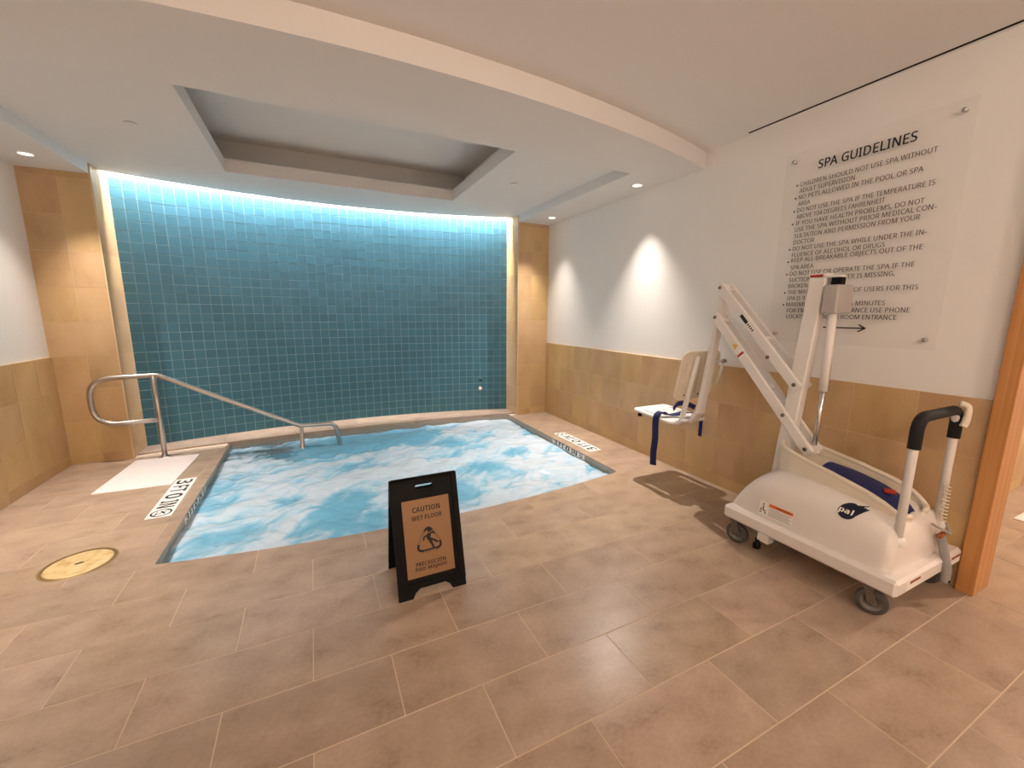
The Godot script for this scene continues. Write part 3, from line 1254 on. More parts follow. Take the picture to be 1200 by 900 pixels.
func build_deck_items() -> void:
	# white mat at the foot of the handrail
	var t := top("bath_mat", "plain white bath mat on the deck by the handrail post", "mat", Vector3(-1.44, 0, -4.72))
	var s := surf()
	var p := rrect(0.53, 0.84, 0.008, 2)
	prism(s, p, 0.0008, 0.0065, Transform3D(Basis(Vector3.UP, -0.045), Vector3.ZERO) * PLAN())
	fin(t, "pad", s, M.mat_white)
	# skimmer lid
	t = top("skimmer_lid", "round tan skimmer lid set in the deck with the shade of its finger hole painted black", "lid", Vector3(-1.345, 0, -3.11))
	var up := Transform3D(Basis(Vector3.RIGHT, Vector3.FORWARD, Vector3.UP), Vector3.ZERO)
	s = surf(0)
	lathe(s, [[0.152, 0.0006], [0.154, 0.003], [0.168, 0.003], [0.171, 0.0006]], 48, up)
	fin(t, "rim", s, mat(c8(150, 122, 74), 0.45, 0.2))
	s = surf(0)
	lathe(s, [[0.0, 0.0035], [0.140, 0.0035], [0.1465, 0.002], [0.1475, 0.0006]], 48, up)
	fin(t, "plate", s, M.brass)
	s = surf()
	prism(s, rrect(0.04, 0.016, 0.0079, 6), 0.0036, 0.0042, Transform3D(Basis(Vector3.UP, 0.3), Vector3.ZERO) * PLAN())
	fin(t, "finger_hole_shade", s, M.black)  # flat black plate, painted shade of the finger hole
	# depth markers on the deck and on the waterline
	depth_marker("white 3 FT 0 IN depth marker on the deck beside the bath mat", Vector3(-1.11, 0.0003, -4.40), Vector3.BACK, Vector3.RIGHT, 0.158, 0.155)
	depth_marker("white 3 FT 0 IN depth marker on the narrow deck along the right wall", Vector3(2.70, 0.0003, -3.47), Vector3.FORWARD, Vector3.LEFT, 0.152, 0.150)
	depth_marker("3 FT 0 IN depth marker on the pool waterline below the bath mat", Vector3(PL - 0.0028, -0.036, -3.55), Vector3.FORWARD, Vector3.UP, 0.13, 0.068)
	depth_marker("3 FT 0 IN depth marker on the pool waterline below the right deck", Vector3(PR + 0.0028, -0.036, -4.08), Vector3.BACK, Vector3.UP, 0.13, 0.068)

# ---------------------------------------------------------------- wet floor sign
func build_wet_sign() -> void:
	var t := top("wet_floor_sign", "black folding wet floor sign with a bronze caution panel by the pool", "sign", Vector3(0.487, 0, -2.12))
	var w := 0.366
	var h := 0.60
	var lean := 0.166
	var L := sqrt(h * h + lean * lean)
	for side in [1.0, -1.0]:
		# panel frame: x right, y up along the lean, z outward
		var yy := Vector3(0, h, -lean * side).normalized()
		var zz := Vector3(0, lean, h * side).normalized()
		if side < 0:
			zz = Vector3(0, lean, -h).normalized()
		var xx := yy.cross(zz)
		var xf := Transform3D(Basis(xx, yy, zz), Vector3(0, 0.0, lean * side))
		var hw := w / 2
		var s := surf()
		# board with a hand slot at the top and an arched foot
		var outl := PackedVector2Array([Vector2(-hw, 0), Vector2(-hw + 0.075, 0), Vector2(-hw + 0.09, 0.028), Vector2(-hw + 0.115, 0.045), Vector2(hw - 0.115, 0.045), Vector2(hw - 0.09, 0.028), Vector2(hw - 0.075, 0), Vector2(hw, 0), Vector2(hw - 0.004, L), Vector2(-hw + 0.004, L)])
		var slot := rrect(0.1, 0.022, 0.0109, 4)
		var moved := PackedVector2Array()
		for v in slot:
			moved.append(v + Vector2(0.0, L - 0.052))
		for half in [rect2(-1, -1, 0, 2), rect2(0, -1, 1, 2)]:
			for a in Geometry2D.intersect_polygons(outl, half):
				for b in Geometry2D.clip_polygons(a, moved):
					prism(s, b, -0.010, 0.0, xf)
		var brd := fin(t, "board", s, M.black)
		# raised frame round the panel
		s = surf()
		for e in [[-hw, 0.045, -hw + 0.03, L], [hw - 0.03, 0.045, hw, L]]:
			prism(s, rect2(e[0], e[1], e[2], e[3]), 0.0, 0.006, xf)
		prism(s, rect2(-hw, 0.05, hw, 0.075), 0.0, 0.006, xf)
		prism(s, rect2(-hw, L - 0.016, hw, L), 0.0, 0.006, xf)
		fin(brd, "frame", s, M.black)
		if side < 0:
			continue
		s = surf()
		var x0 := -0.128
		var x1 := 0.128
		var yb := 0.102
		var yt := 0.505
		prism(s, rect2(x0, yb, x1, yt), 0.0, 0.003, xf)
		var pn := fin(t, "caution_panel", s, M.bronze)
		pn.set_meta("label", "bronze panel with black caution lettering")
		var T := func(x: float, y: float) -> Transform3D: return Transform3D(xf.basis, xf * Vector3(x, y, 0.0034))
		text(pn, "lettering", "CAUTION", T.call(0, 0.438), 0.027, 0.150, M.ink, true, false, true)
		text(pn, "lettering", "WET FLOOR", T.call(0, 0.396), 0.023, 0.165, M.ink, true, false, true)
		text(pn, "lettering", "PRECAUCIÓN", T.call(0, 0.158), 0.02, 0.162, M.ink, true, false, true)
		text(pn, "lettering", "PISO MOJADO", T.call(0, 0.128), 0.018, 0.17, M.ink, true, false, true)
		# triangle of three bent corners, words on the sides, a slipping figure
		s = surf()
		var P := func(x: float, y: float) -> Vector3: return xf * Vector3(x, y, 0.0036)
		var zv := xf.basis.z
		var cn := [Vector2(0, 0.368), Vector2(-0.078, 0.232), Vector2(0.078, 0.232)]
		for i in 3:
			var c: Vector2 = cn[i]
			var a: Vector2 = (cn[(i + 1) % 3] - c).normalized()
			var b: Vector2 = (cn[(i + 2) % 3] - c).normalized()
			var pts := []
			for k in 9:
				var u := k / 8.0
				var v := (c + a * 0.042).lerp(c + (a + b) * 0.004, u).lerp((c + (a + b) * 0.004).lerp(c + b * 0.042, u), u)
				pts.append(P.call(v.x, v.y))
			var sides := []
			for k in 9:
				sides.append(zv.cross((pts[mini(k + 1, 8)] - pts[maxi(k - 1, 0)]).normalized()))
			ribbon(s, pts, sides, 0.012, 0.0012)
		var limbs := [[0.004, 0.318, -0.004, 0.288, 0.02], [-0.002, 0.292, 0.03, 0.276, 0.012], [0.03, 0.276, 0.046, 0.262, 0.011], [-0.002, 0.29, 0.014, 0.262, 0.013], [0.014, 0.262, 0.022, 0.238, 0.011], [0.002, 0.312, -0.026, 0.302, 0.009], [-0.026, 0.302, -0.03, 0.284, 0.008], [0.008, 0.316, 0.026, 0.322, 0.009], [0.026, 0.322, 0.03, 0.308, 0.008], [-0.045, 0.232, 0.045, 0.236, 0.008]]
		for l in limbs:
			bar(s, P.call(l[0], l[1]), P.call(l[2], l[3]), zv, 0.0012, l[4], 0.0)
		lathe(s, [[0.0, 0.0012], [0.0105, 0.0012], [0.0105, 0.0]], 16, Transform3D(xf.basis, P.call(0.004, 0.334)))
		fin(pn, "slip_symbol", s, M.ink)
		var side_a := atan2(0.136, 0.078)
		for e in [[-1.0, "CAUTION"], [1.0, "CUIDADO"]]:
			var dir: Vector3 = (xf.basis.x * cos(side_a) + xf.basis.y * sin(side_a) * -e[0])
			var upv := zv.cross(dir)
			var mid: Vector3 = P.call(e[0] * 0.041, 0.299)
			text(pn, "lettering", e[1], Transform3D(Basis(dir, upv, zv), mid - upv * 0.004), 0.012, 0.075, M.ink2, false, false, true)
		text(pn, "lettering", "ATENCION", T.call(0, 0.220), 0.009, 0.085, M.ink2, false, false, true)
	var s2 := surf(0)
	tube(s2, [Vector3(-w / 2 + 0.01, h - 0.004, 0), Vector3(w / 2 - 0.01, h - 0.004, 0)], 0.009, 10)
	fin(t, "hinge", s2, M.black)

# ---------------------------------------------------------------- wall sign
func build_wall_sign() -> void:
	var x := XR - 0.022
	var z0 := -1.975
	var z1 := -1.035
	var t := top("guidelines_sign", "clear acrylic spa guidelines sign with dark lettering on steel standoffs", "sign", Vector3(x, 0, -1.5))
	var s := surf()
	box(s, Vector3(0, 1.935, 0.0), Vector3(0.006, 1.29, z1 - z0), 0.001)
	fin(t, "panel", s, M.acrylic)
	for e in [[2.525, -0.42], [2.525, 0.42], [1.345, -0.42], [1.345, 0.42]]:
		s = surf(0)
		lathe(s, [[0.009, -0.022], [0.009, 0.003], [0.011, 0.003], [0.011, 0.008], [0.0, 0.010]], 16, Transform3D(Basis(Vector3.FORWARD, Vector3.UP, Vector3.LEFT), Vector3(0, e[0], e[1])))
		fin(t, "standoff", s, M.steel)
	var face_b := Basis(Vector3.BACK, Vector3.UP, Vector3.LEFT)
	var T := func(zz: float, y: float) -> Transform3D: return Transform3D(face_b, Vector3(-0.0045, y, zz + 1.5))
	text(t, "title", "SPA GUIDELINES", T.call(-1.755, 2.437), 0.050, 0.50, M.ink, true)
	var L := [
		["•", "CHILDREN SHOULD NOT USE SPA WITHOUT", 0.700], ["", "ADULT SUPERVISION", 0.325],
		["•", "NO PETS ALLOWED IN THE POOL OR SPA", 0.652], ["", "AREA", 0.078],
		["•", "DO NOT USE THE SPA IF THE TEMPERATURE IS", 0.712], ["", "ABOVE 104 DEGREES FAHRENHEIT", 0.498],
		["•", "IF YOU HAVE HEALTH PROBLEMS, DO NOT", 0.680], ["", "USE THE SPA WITHOUT PRIOR MEDICAL CON-", 0.735], ["", "SULTATION AND PERMISSION FROM YOUR", 0.672], ["", "DOCTOR", 0.135],
		["•", "DO NOT USE THE SPA WHILE UNDER THE IN-", 0.712], ["", "FLUENCE OF ALCOHOL OR DRUGS", 0.53],
		["•", "KEEP ALL BREAKABLE OBJECTS OUT OF THE", 0.705], ["", "SPA AREA", 0.15],
		["•", "DO NOT USE OR OPERATE THE SPA IF THE", 0.682], ["", "SUCTION OUTLET COVER IS MISSING,", 0.60], ["", "BROKEN OR LOOSE", 0.30],
		["•", "THE MAXIMUM NUMBER OF USERS FOR THIS", 0.715], ["", "SPA IS 9", 0.12],
		["•", "MAXIMUM SPA USE IS 15 MINUTES", 0.575],
		["", "FOR EMERGENCY ASSISTANCE USE PHONE", 0.685], ["", "LOCATED AT LOCKER ROOM ENTRANCE", 0.63]]
	for i in L.size():
		var y: float = 2.352 - i * 0.0427
		var zz := -1.858
		if L[i][0] == "•":
			s = surf(0)
			lathe(s, [[0.006, 0.0], [0.006, 0.0008], [0.0, 0.0008]], 10, Transform3D(face_b, T.call(-1.878, y + 0.011).origin))
			fin(t, "bullet", s, M.ink)
		var end := i >= 20
		text(t, "lettering", L[i][1], T.call(zz if not end else zz + 0.01, y), 0.0265, L[i][2], M.ink if end else M.ink2)
	s = surf()
	var p0: Vector3 = T.call(-1.60, 1.40).origin
	var p1: Vector3 = T.call(-1.365, 1.40).origin
	bar(s, p0, p1, Vector3.LEFT, 0.001, 0.008, 0.0)
	bar(s, p1 + Vector3(0, 0.022, -0.035), p1 + Vector3(0, -0.002, 0.004), Vector3.LEFT, 0.001, 0.008, 0.0)
	bar(s, p1 + Vector3(0, -0.022, -0.035), p1 + Vector3(0, 0.002, 0.004), Vector3.LEFT, 0.001, 0.008, 0.0)
	fin(t, "arrow", s, M.ink)

# ---------------------------------------------------------------- pool lift
func hood_top(z: float) -> float:
	var k := [[-1.40, 0.535], [-1.30, 0.538], [-1.18, 0.533], [-1.05, 0.518], [-0.95, 0.497], [-0.88, 0.470]]
	if z <= k[0][0]:
		return k[0][1]
	for i in k.size() - 1:
		if z <= k[i + 1][0]:
			return lerpf(k[i][1], k[i + 1][1], (z - k[i][0]) / (k[i + 1][0] - k[i][0]))
	return k[k.size() - 1][1]

# height of the tray rim above the hood
func rim_up(z: float) -> float:
	var k := [[-1.52, 0.140], [-1.44, 0.118], [-1.30, 0.085], [-1.15, 0.062], [-1.0, 0.045], [-0.93, 0.03], [-0.86, 0.006]]
	if z <= k[0][0]:
		return k[0][1]
	for i in k.size() - 1:
		if z <= k[i + 1][0]:
			return lerpf(k[i][1], k[i + 1][1], (z - k[i][0]) / (k[i + 1][0] - k[i][0]))
	return k[k.size() - 1][1]

func build_lift() -> void:
	var XM := 2.735
	var base := Vector3(XM, 0, -1.225)
	var t := top("pool_lift", "white wheeled pool lift with raised arms and a hanging seat by the sign", "pool lift", base)
	var V := func(x: float, y: float, z: float) -> Vector3: return Vector3(x, y, z) - base
	# platform
	var s := surf()
	var yb := 0.245
	span(s, V.call(2.378, 0.16, -1.68), V.call(3.08, yb, -0.77), 0.014)
	var plat := fin(t, "platform", s, M.shell)
	for e in [[2.52, 0.14], [2.97, 0.13]]:
		s = surf()
		span(s, V.call(e[0] - 0.05, 0.178, -0.7702), V.call(e[0] + 0.09, 0.224, -0.7685))
		var lb := fin(plat, "safety_label", s, M.label)
		s = surf()
		span(s, V.call(e[0] - 0.02, 0.208, -0.7686), V.call(e[0] + 0.085, 0.222, -0.7678))
		fin(lb, "stripe", s, M.rust)
	# wheels
	for e in [[2.425, -1.60, 12.0], [2.435, -0.875, 22.0], [3.02, -1.60, -10.0], [3.02, -0.875, 8.0]]:
		var wc: Vector3 = V.call(e[0], 0.067, e[1])
		var b := Basis(Vector3.UP, deg_to_rad(e[2])) * Basis(Vector3.FORWARD, Vector3.UP, Vector3.RIGHT)
		s = surf(0)
		lathe(s, [[0.046, -0.017], [0.060, -0.017], [0.0655, -0.012], [0.067, -0.005], [0.067, 0.005], [0.0655, 0.012], [0.060, 0.017], [0.046, 0.017]], 32, Transform3D(b, wc))
		var wh := fin(t, "wheel", s, M.rubber)
		s = surf(0)
		lathe(s, [[0.0, -0.012], [0.02, -0.012], [0.022, -0.008], [0.040, -0.009], [0.046, -0.014]], 28, Transform3D(b, wc))
		lathe(s, [[0.0, 0.012], [0.02, 0.012], [0.022, 0.008], [0.040, 0.009], [0.046, 0.014]], 28, Transform3D(b, wc))
		fin(wh, "hub", s, M.hub)
		s = surf()
		for sd in [-1.0, 1.0]:
			bar(s, wc + b.z * 0.021 * sd, wc + b.z * 0.021 * sd + Vector3(0, 0.078, 0) + b.x * 0.02, b.z, 0.004, 0.036, 0.001)
		box(s, wc + Vector3(0, 0.080, 0) + b.x * 0.018, Vector3(0.05, 0.012, 0.05), 0.002, b)
		fin(wh, "fork", s, M.bolt)
		s = surf(0)
		lathe(s, [[0.0, -0.027], [0.008, -0.027], [0.008, 0.027], [0.0, 0.027]], 10, Transform3D(b, wc))
		fin(wh, "axle", s, M.bolt)
	# levelling foot under the platform edge
	s = surf()
	span(s, V.call(2.40, 0.10, -1.455), V.call(2.46, 0.162, -1.385), 0.003)
	fin(t, "foot_bracket", s, M.white)
	s = surf(0)
	lathe(s, [[0.0, 0.0], [0.022, 0.0], [0.022, 0.03], [0.012, 0.035], [0.012, 0.06]], 16, Transform3D(Basis(Vector3.RIGHT, Vector3.FORWARD, Vector3.UP), V.call(2.40, 0.048, -1.45)))
	fin(t, "levelling_foot", s, M.black)
	# hood: lofted sections along z
	s = surf(0)
	var rows := []
	var zs := []
	for i in 13:
		zs.append(-1.665 + 0.265 * (1.0 - cos(PI / 2 * i / 12.0)))
	for i in range(1, 15):
		zs.append(lerpf(-1.40, -0.885, i / 14.0))
	for i in range(1, 10):
		zs.append(-0.885 + 0.068 * sin(PI / 2 * i / 9.0))
	for z in zs:
		var hgt: float = hood_top(z) - yb
		var hw := 0.315
		if z < -1.40:
			var u: float = (-1.40 - z) / 0.265
			hgt *= pow(maxf(1.0 - u * u, 0.0), 0.62)
			hw *= 1.0 - 0.10 * u * u
		if z > -0.885:
			var u: float = (z + 0.885) / 0.068
			hgt *= pow(maxf(1.0 - pow(u, 2.6), 0.0), 0.42)
			hw *= 1.0 - 0.10 * pow(u, 3.0)
		var row := []
		for k in 33:
			var a := PI * k / 32.0
			var cx := cos(a)
			var sn := sin(a)
			var x := -signf(cx) * pow(absf(cx), 0.42) * hw
			var y := pow(absf(sn), 0.52) * hgt
			x *= 1.0 - 0.09 * y / 0.28
			row.append(V.call(2.73 + x, yb - 0.004 + y, z))
		rows.append(row)
	for i in rows.size() - 1:
		for k in 32:
			face(s, [rows[i][k], rows[i][k + 1], rows[i + 1][k + 1], rows[i + 1][k]], V.call(2.73, yb, (zs[i] + zs[i + 1]) / 2))
	var hood := fin(t, "hood", s, M.shell)
	hood_labels(hood, V)
	# saddle tray over the hood: a rim round a shallow tray
	var rim := []
	var rimw := []
	var path := [[2.66, -0.862], [2.60, -0.885], [2.575, -0.97], [2.573, -1.15], [2.583, -1.32], [2.60, -1.44], [2.63, -1.50], [2.69, -1.525], [2.78, -1.525], [2.84, -1.50], [2.872, -1.44], [2.892, -1.32], [2.905, -1.15], [2.906, -0.97], [2.88, -0.885], [2.82, -0.862]]
	var pp := []
	for e in path:
		pp.append(Vector3(e[0], 0, e[1]))
	for v in smooth_path(pp, 5):
		var z: float = v.z
		var h := hood_top(maxf(z, -1.40))
		var up := rim_up(z)
		rimw.append(up + 0.06)
		rim.append(V.call(v.x, h + up - (up + 0.06) / 2, z))
	s = surf()
	ribbon(s, rim, Vector3.UP, rimw, 0.02)
	var tray := fin(t, "tray_rim", s, M.cream)
	s = surf(0)
	var lip := []
	for i in rim.size():
		lip.append(rim[i] + Vector3(0, rimw[i] / 2, 0))
	tube(s, lip, 0.0145, 8)
	fin(tray, "lip", s, M.cream)
	# tray floor, cream in front and a navy pad behind
	for e in [[-1.53, -1.27, M.cream, "tray_floor", -0.05], [-1.29, -0.885, M.navy, "navy_pad", -0.03]]:
		s = surf(0)
		var sec := []
		var nn := 14
		for i in nn + 1:
			var u := float(i) / nn
			var z := lerpf(e[0], e[1], u)
			var h := hood_top(maxf(z, -1.40))
			var up: float = rim_up(z) + e[4]
			var hw := 0.122
			var bulge := 0.0
			if e[3] == "navy_pad":
				hw = 0.05 + 0.065 * sin(PI * clampf(u * 0.85 + 0.1, 0, 1))
				bulge = 0.018
			var row := []
			for k in 9:
				var v := k / 8.0 * 2.0 - 1.0
				row.append(V.call(2.742 + v * hw, h + up + bulge * (1.0 - v * v), z))
			sec.append(row)
		for i in nn:
			for k in 8:
				face(s, [sec[i][k], sec[i][k + 1], sec[i + 1][k + 1], sec[i + 1][k]], (sec[i][k] + sec[i + 1][k + 1]) / 2.0 - Vector3.UP)
		var fl := fin(t, e[3], s, e[2])
		if e[3] == "navy_pad":
			fl.set_meta("label", "navy blue pad lying in the tray")
	# second floor under the pad
	s = surf(0)
	var strip := []
	for i in 13:
		var z := lerpf(-1.28, -0.85, i / 12.0)
		strip.append(V.call(2.737, hood_top(z) + rim_up(z) - 0.045, z))
	ribbon(s, strip, Vector3.RIGHT, 0.29, 0.006)
	fin(t, "tray_floor", s, M.cream)
	s = surf()
	box(s, V.call(2.735, 0.548, -0.985), Vector3(0.05, 0.012, 0.05), 0.003, Basis(Vector3.UP, 0.5))
	fin(t, "red_tag", s, M.red)
	# mast
	s = surf()
	bar(s, V.call(XM, 0.42, -1.553), V.call(XM, 1.70, -1.462), Vector3.RIGHT, 0.064, 0.088, 0.006)
	var mast := fin(t, "mast", s, M.white)
	s = surf()
	box(s, V.call(XM, 1.712, -1.46), Vector3(0.072, 0.02, 0.1), 0.004)
	box(s, V.call(XM, 1.70, -1.39), Vector3(0.05, 0.012, 0.10), 0.003)
	fin(mast, "cap", s, M.white)
	s = surf()
	box(s, V.call(XM - 0.037, 1.708, -1.465), Vector3(0.0015, 0.012, 0.07), 0.0)
	fin(mast, "warning_strip", s, M.red)
	# arms: two pairs of plates on either side of the mast
	for e in [["lower_arm", Vector2(-1.37, 0.640), Vector2(-2.125, 1.478)], ["upper_arm", Vector2(-1.480, 1.025), Vector2(-2.105, 1.690)]]:
		var a := Vector2(e[1])
		var b := Vector2(e[2])
		s = surf()
		for sd in [-1.0, 1.0]:
			bar(s, V.call(XM + 0.047 * sd, a.y, a.x), V.call(XM + 0.047 * sd, b.y, b.x), Vector3.RIGHT, 0.024, 0.066, 0.006)
		var arm := fin(t, e[0], s, M.white)
		s = surf()
		for u in [0.42, 0.93]:
			var m := a.lerp(b, u)
			var m2 := a.lerp(b, u + 0.03)
			bar(s, V.call(XM, m.y, m.x), V.call(XM, m2.y, m2.x), Vector3.RIGHT, 0.075, 0.04, 0.003)
		fin(arm, "cross_brace", s, M.white)
		var dir := (b - a).normalized()
		var bolts := [a + dir * 0.035, b - dir * 0.025]
		bolts.append(Vector2(-1.548, 0.846) if e[0] == "lower_arm" else a.lerp(b, 0.30) + Vector2(-dir.y, dir.x) * 0.028)
		for v in bolts:
			s = surf(0)
			lathe(s, [[0.0, 0.008], [0.010, 0.008], [0.012, 0.005], [0.012, 0.0]], 14, Transform3D(Basis(Vector3.BACK, Vector3.UP, Vector3.LEFT), V.call(XM - 0.059, v.y, v.x)))
			fin(arm, "bolt", s, M.bolt)
		# stickers on the near plate
		var along := Vector3(0, -dir.y, -dir.x)
		var xv := Vector3(0, -dir.y, -dir.x)
		var upv := Vector3.LEFT.cross(xv)
		if upv.y < 0:
			upv = -upv
			xv = -xv
		var fb := Basis(xv, upv, xv.cross(upv))
		if e[0] == "upper_arm":
			var m := a.lerp(b, 0.60)
			s = surf()
			box(s, V.call(XM - 0.0596, m.y, m.x), Vector3(0.16, 0.03, 0.0006), 0.0, fb)
			var st := fin(arm, "sticker", s, M.label)
			s = surf()
			box(s, V.call(XM - 0.0602, m.y, m.x) - xv * 0.035, Vector3(0.075, 0.024, 0.0006), 0.0, fb)
			fin(st, "print", s, M.ink)
			for k in 4:
				s = surf()
				box(s, V.call(XM - 0.0602, m.y, m.x) + xv * (0.016 + 0.017 * k), Vector3(0.009, 0.017, 0.0006), 0.0, fb)
				fin(st, "print", s, M.ink)
		else:
			var m := a.lerp(b, 0.70)
			s = surf()
			box(s, V.call(XM - 0.0596, m.y, m.x), Vector3(0.10, 0.046, 0.0006), 0.0, fb)
			var st := fin(arm, "sticker", s, M.label)
			s = surf()
			var q: Vector3 = V.call(XM - 0.0602, m.y, m.x)
			box(s, q + Vector3(0, -0.020, 0.020), Vector3(0.0006, 0.016, 0.055), 0.0, Basis(Vector3.RIGHT, -0.75))
			fin(st, "red_stripe", s, M.red)
			s = surf()
			var q2 := q + Vector3(0, 0.026, -0.026)
			face(s, [q2 + Vector3(-0.0004, 0.02, -0.022), q2 + Vector3(-0.0004, 0.02, 0.022), q2 + Vector3(-0.0004, -0.022, 0.0)], q2 + Vector3.RIGHT)
			fin(st, "warning_triangle", s, M.yellow)
	# motor and actuator
	s = surf()
	span(s, V.call(XM - 0.05, 1.49, -1.415), V.call(XM + 0.115, 1.652, -1.335), 0.008)
	var mot := fin(t, "motor_box", s, M.motor)
	s = surf()
	span(s, V.call(XM - 0.012, 1.652, -1.40), V.call(XM + 0.035, 1.70, -1.345), 0.004)
	fin(mot, "plug", s, M.black)
	s = surf(0)
	tube(s, [V.call(XM, 1.50, -1.372), V.call(XM, 1.03, -1.366)], 0.024, 16)
	fin(t, "actuator_tube", s, M.white)
	s = surf(0)
	tube(s, [V.call(XM, 1.04, -1.366), V.call(XM, 0.655, -1.375)], 0.0135, 14)
	fin(t, "actuator_rod", s, M.chrome)
	s = surf()
	box(s, V.call(XM, 0.665, -1.38), Vector3(0.066, 0.05, 0.05), 0.005)
	fin(t, "rod_clevis", s, M.white)
	build_lift_seat(t, V, XM)
	# push handle
	var hx0 := 2.52
	var hx1 := 2.945
	var hz := -0.848
	var hp := fillet([V.call(hx0, 0.40, hz), V.call(hx0, 1.01, hz), V.call(hx1, 1.01, hz), V.call(hx1, 0.38, hz)], 0.11, 10)
	s = surf(0)
	tube(s, hp, 0.0185, 14)
	var hd := fin(t, "push_handle", s, M.white)
	var grip := []
	for v in fillet([V.call(hx0, 0.86, hz), V.call(hx0, 1.01, hz), V.call(hx1, 1.01, hz), V.call(hx1, 0.86, hz)], 0.11, 10):
		grip.append(v)
	s = surf(0)
	tube(s, grip, 0.0255, 14)
	fin(hd, "grip", s, M.foam)
	for x in [hx0, hx1]:
		s = surf(0)
		lathe(s, [[0.036, 0.0], [0.034, 0.02], [0.024, 0.035], [0.0185, 0.036]], 18, Transform3D(Basis(Vector3.RIGHT, Vector3.FORWARD, Vector3.UP), V.call(x, 0.375, hz)))
		fin(hd, "socket", s, M.white)
	# hand control hanging on the rear face, its cord coiled up to the handle
	s = surf(0)
	var rp := smooth_path([V.call(2.86, 0.36, -0.80), V.call(2.865, 0.30, -0.785), V.call(2.862, 0.20, -0.757), V.call(2.858, 0.12, -0.755)], 6)
	tube(s, rp, 0.019, 12)
	var rem := fin(t, "hand_control", s, M.grey)
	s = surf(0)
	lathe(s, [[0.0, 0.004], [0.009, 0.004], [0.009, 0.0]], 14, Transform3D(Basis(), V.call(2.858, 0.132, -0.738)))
	fin(rem, "hook_hole_shade", s, M.black)  # black disc drawn as the dark inside the hanging hole
	s = surf()
	box(s, V.call(2.85, 0.365, -0.795), Vector3(0.05, 0.018, 0.02), 0.004, Basis(Vector3.BACK, 0.3))
	fin(rem, "rust_band", s, M.rust)
	s = surf(0)
	var coil := []
	for i in 121:
		var u := i / 120.0
		var a := TAU * 11.0 * u
		coil.append(V.call(2.90 + cos(a) * 0.013 + u * 0.01, lerpf(0.42, 0.62, u), -0.815 + sin(a) * 0.013 - u * 0.01))
	tube(s, coil, 0.0035, 6)
	fin(t, "coiled_cord", s, M.cream)
	s = surf(0)
	tube(s, smooth_path([V.call(2.90, 0.42, -0.80), V.call(2.885, 0.375, -0.775), V.call(2.83, 0.40, -0.78), V.call(2.76, 0.44, -0.81)], 6), 0.006, 8)
	fin(t, "cord", s, M.grey)
	# light grey grip end hung over the handle bar
	s = surf(0)
	tube(s, smooth_path([V.call(2.915, 1.045, hz + 0.01), V.call(2.93, 1.03, hz + 0.035), V.call(2.925, 0.97, hz + 0.04), V.call(2.915, 0.93, hz + 0.035)], 6), 0.015, 12)
	fin(t, "hook_grip", s, M.cream)

# labels that lie on the curved near side of the hood
func hood_x(y: float, z: float) -> float:
	var yb := 0.245
	var hgt := hood_top(z) - yb
	var v := clampf((y - yb + 0.004) / hgt, 0.0, 1.0)
	var sn := pow(v, 1.0 / 0.52)
	var cx := sqrt(maxf(1.0 - sn * sn, 0.0))
	var x := pow(cx, 0.42) * 0.315 * (1.0 - 0.09 * (y - yb + 0.004) / 0.28)
	return 2.73 - x

func on_hood(s: SurfaceTool, poly: PackedVector2Array, V: Callable, lift: float) -> void:
	# poly in (z, y) metres on the side; finely split so that it follows the curve
	var x0 := 1e9
	var x1 := -1e9
	var y0 := 1e9
	var y1 := -1e9
	for v in poly:
		x0 = minf(x0, v.x); x1 = maxf(x1, v.x); y0 = minf(y0, v.y); y1 = maxf(y1, v.y)
	var st := 0.012
	var i := 0
	while x0 + i * st < x1:
		var j := 0
		while y0 + j * st < y1:
			var cell := rect2(x0 + i * st, y0 + j * st, x0 + (i + 1) * st, y0 + (j + 1) * st)
			for q in Geometry2D.intersect_polygons(poly, cell):
				var idx := Geometry2D.triangulate_polygon(q)
				for k in range(0, idx.size(), 3):
					var f := []
					for m in 3:
						var p: Vector2 = q[idx[k + m]]
						f.append(V.call(hood_x(p.y, p.x) - lift, p.y, p.x))
					face(s, f, f[0] + Vector3(1, -0.5, 0))
			j += 1
		i += 1

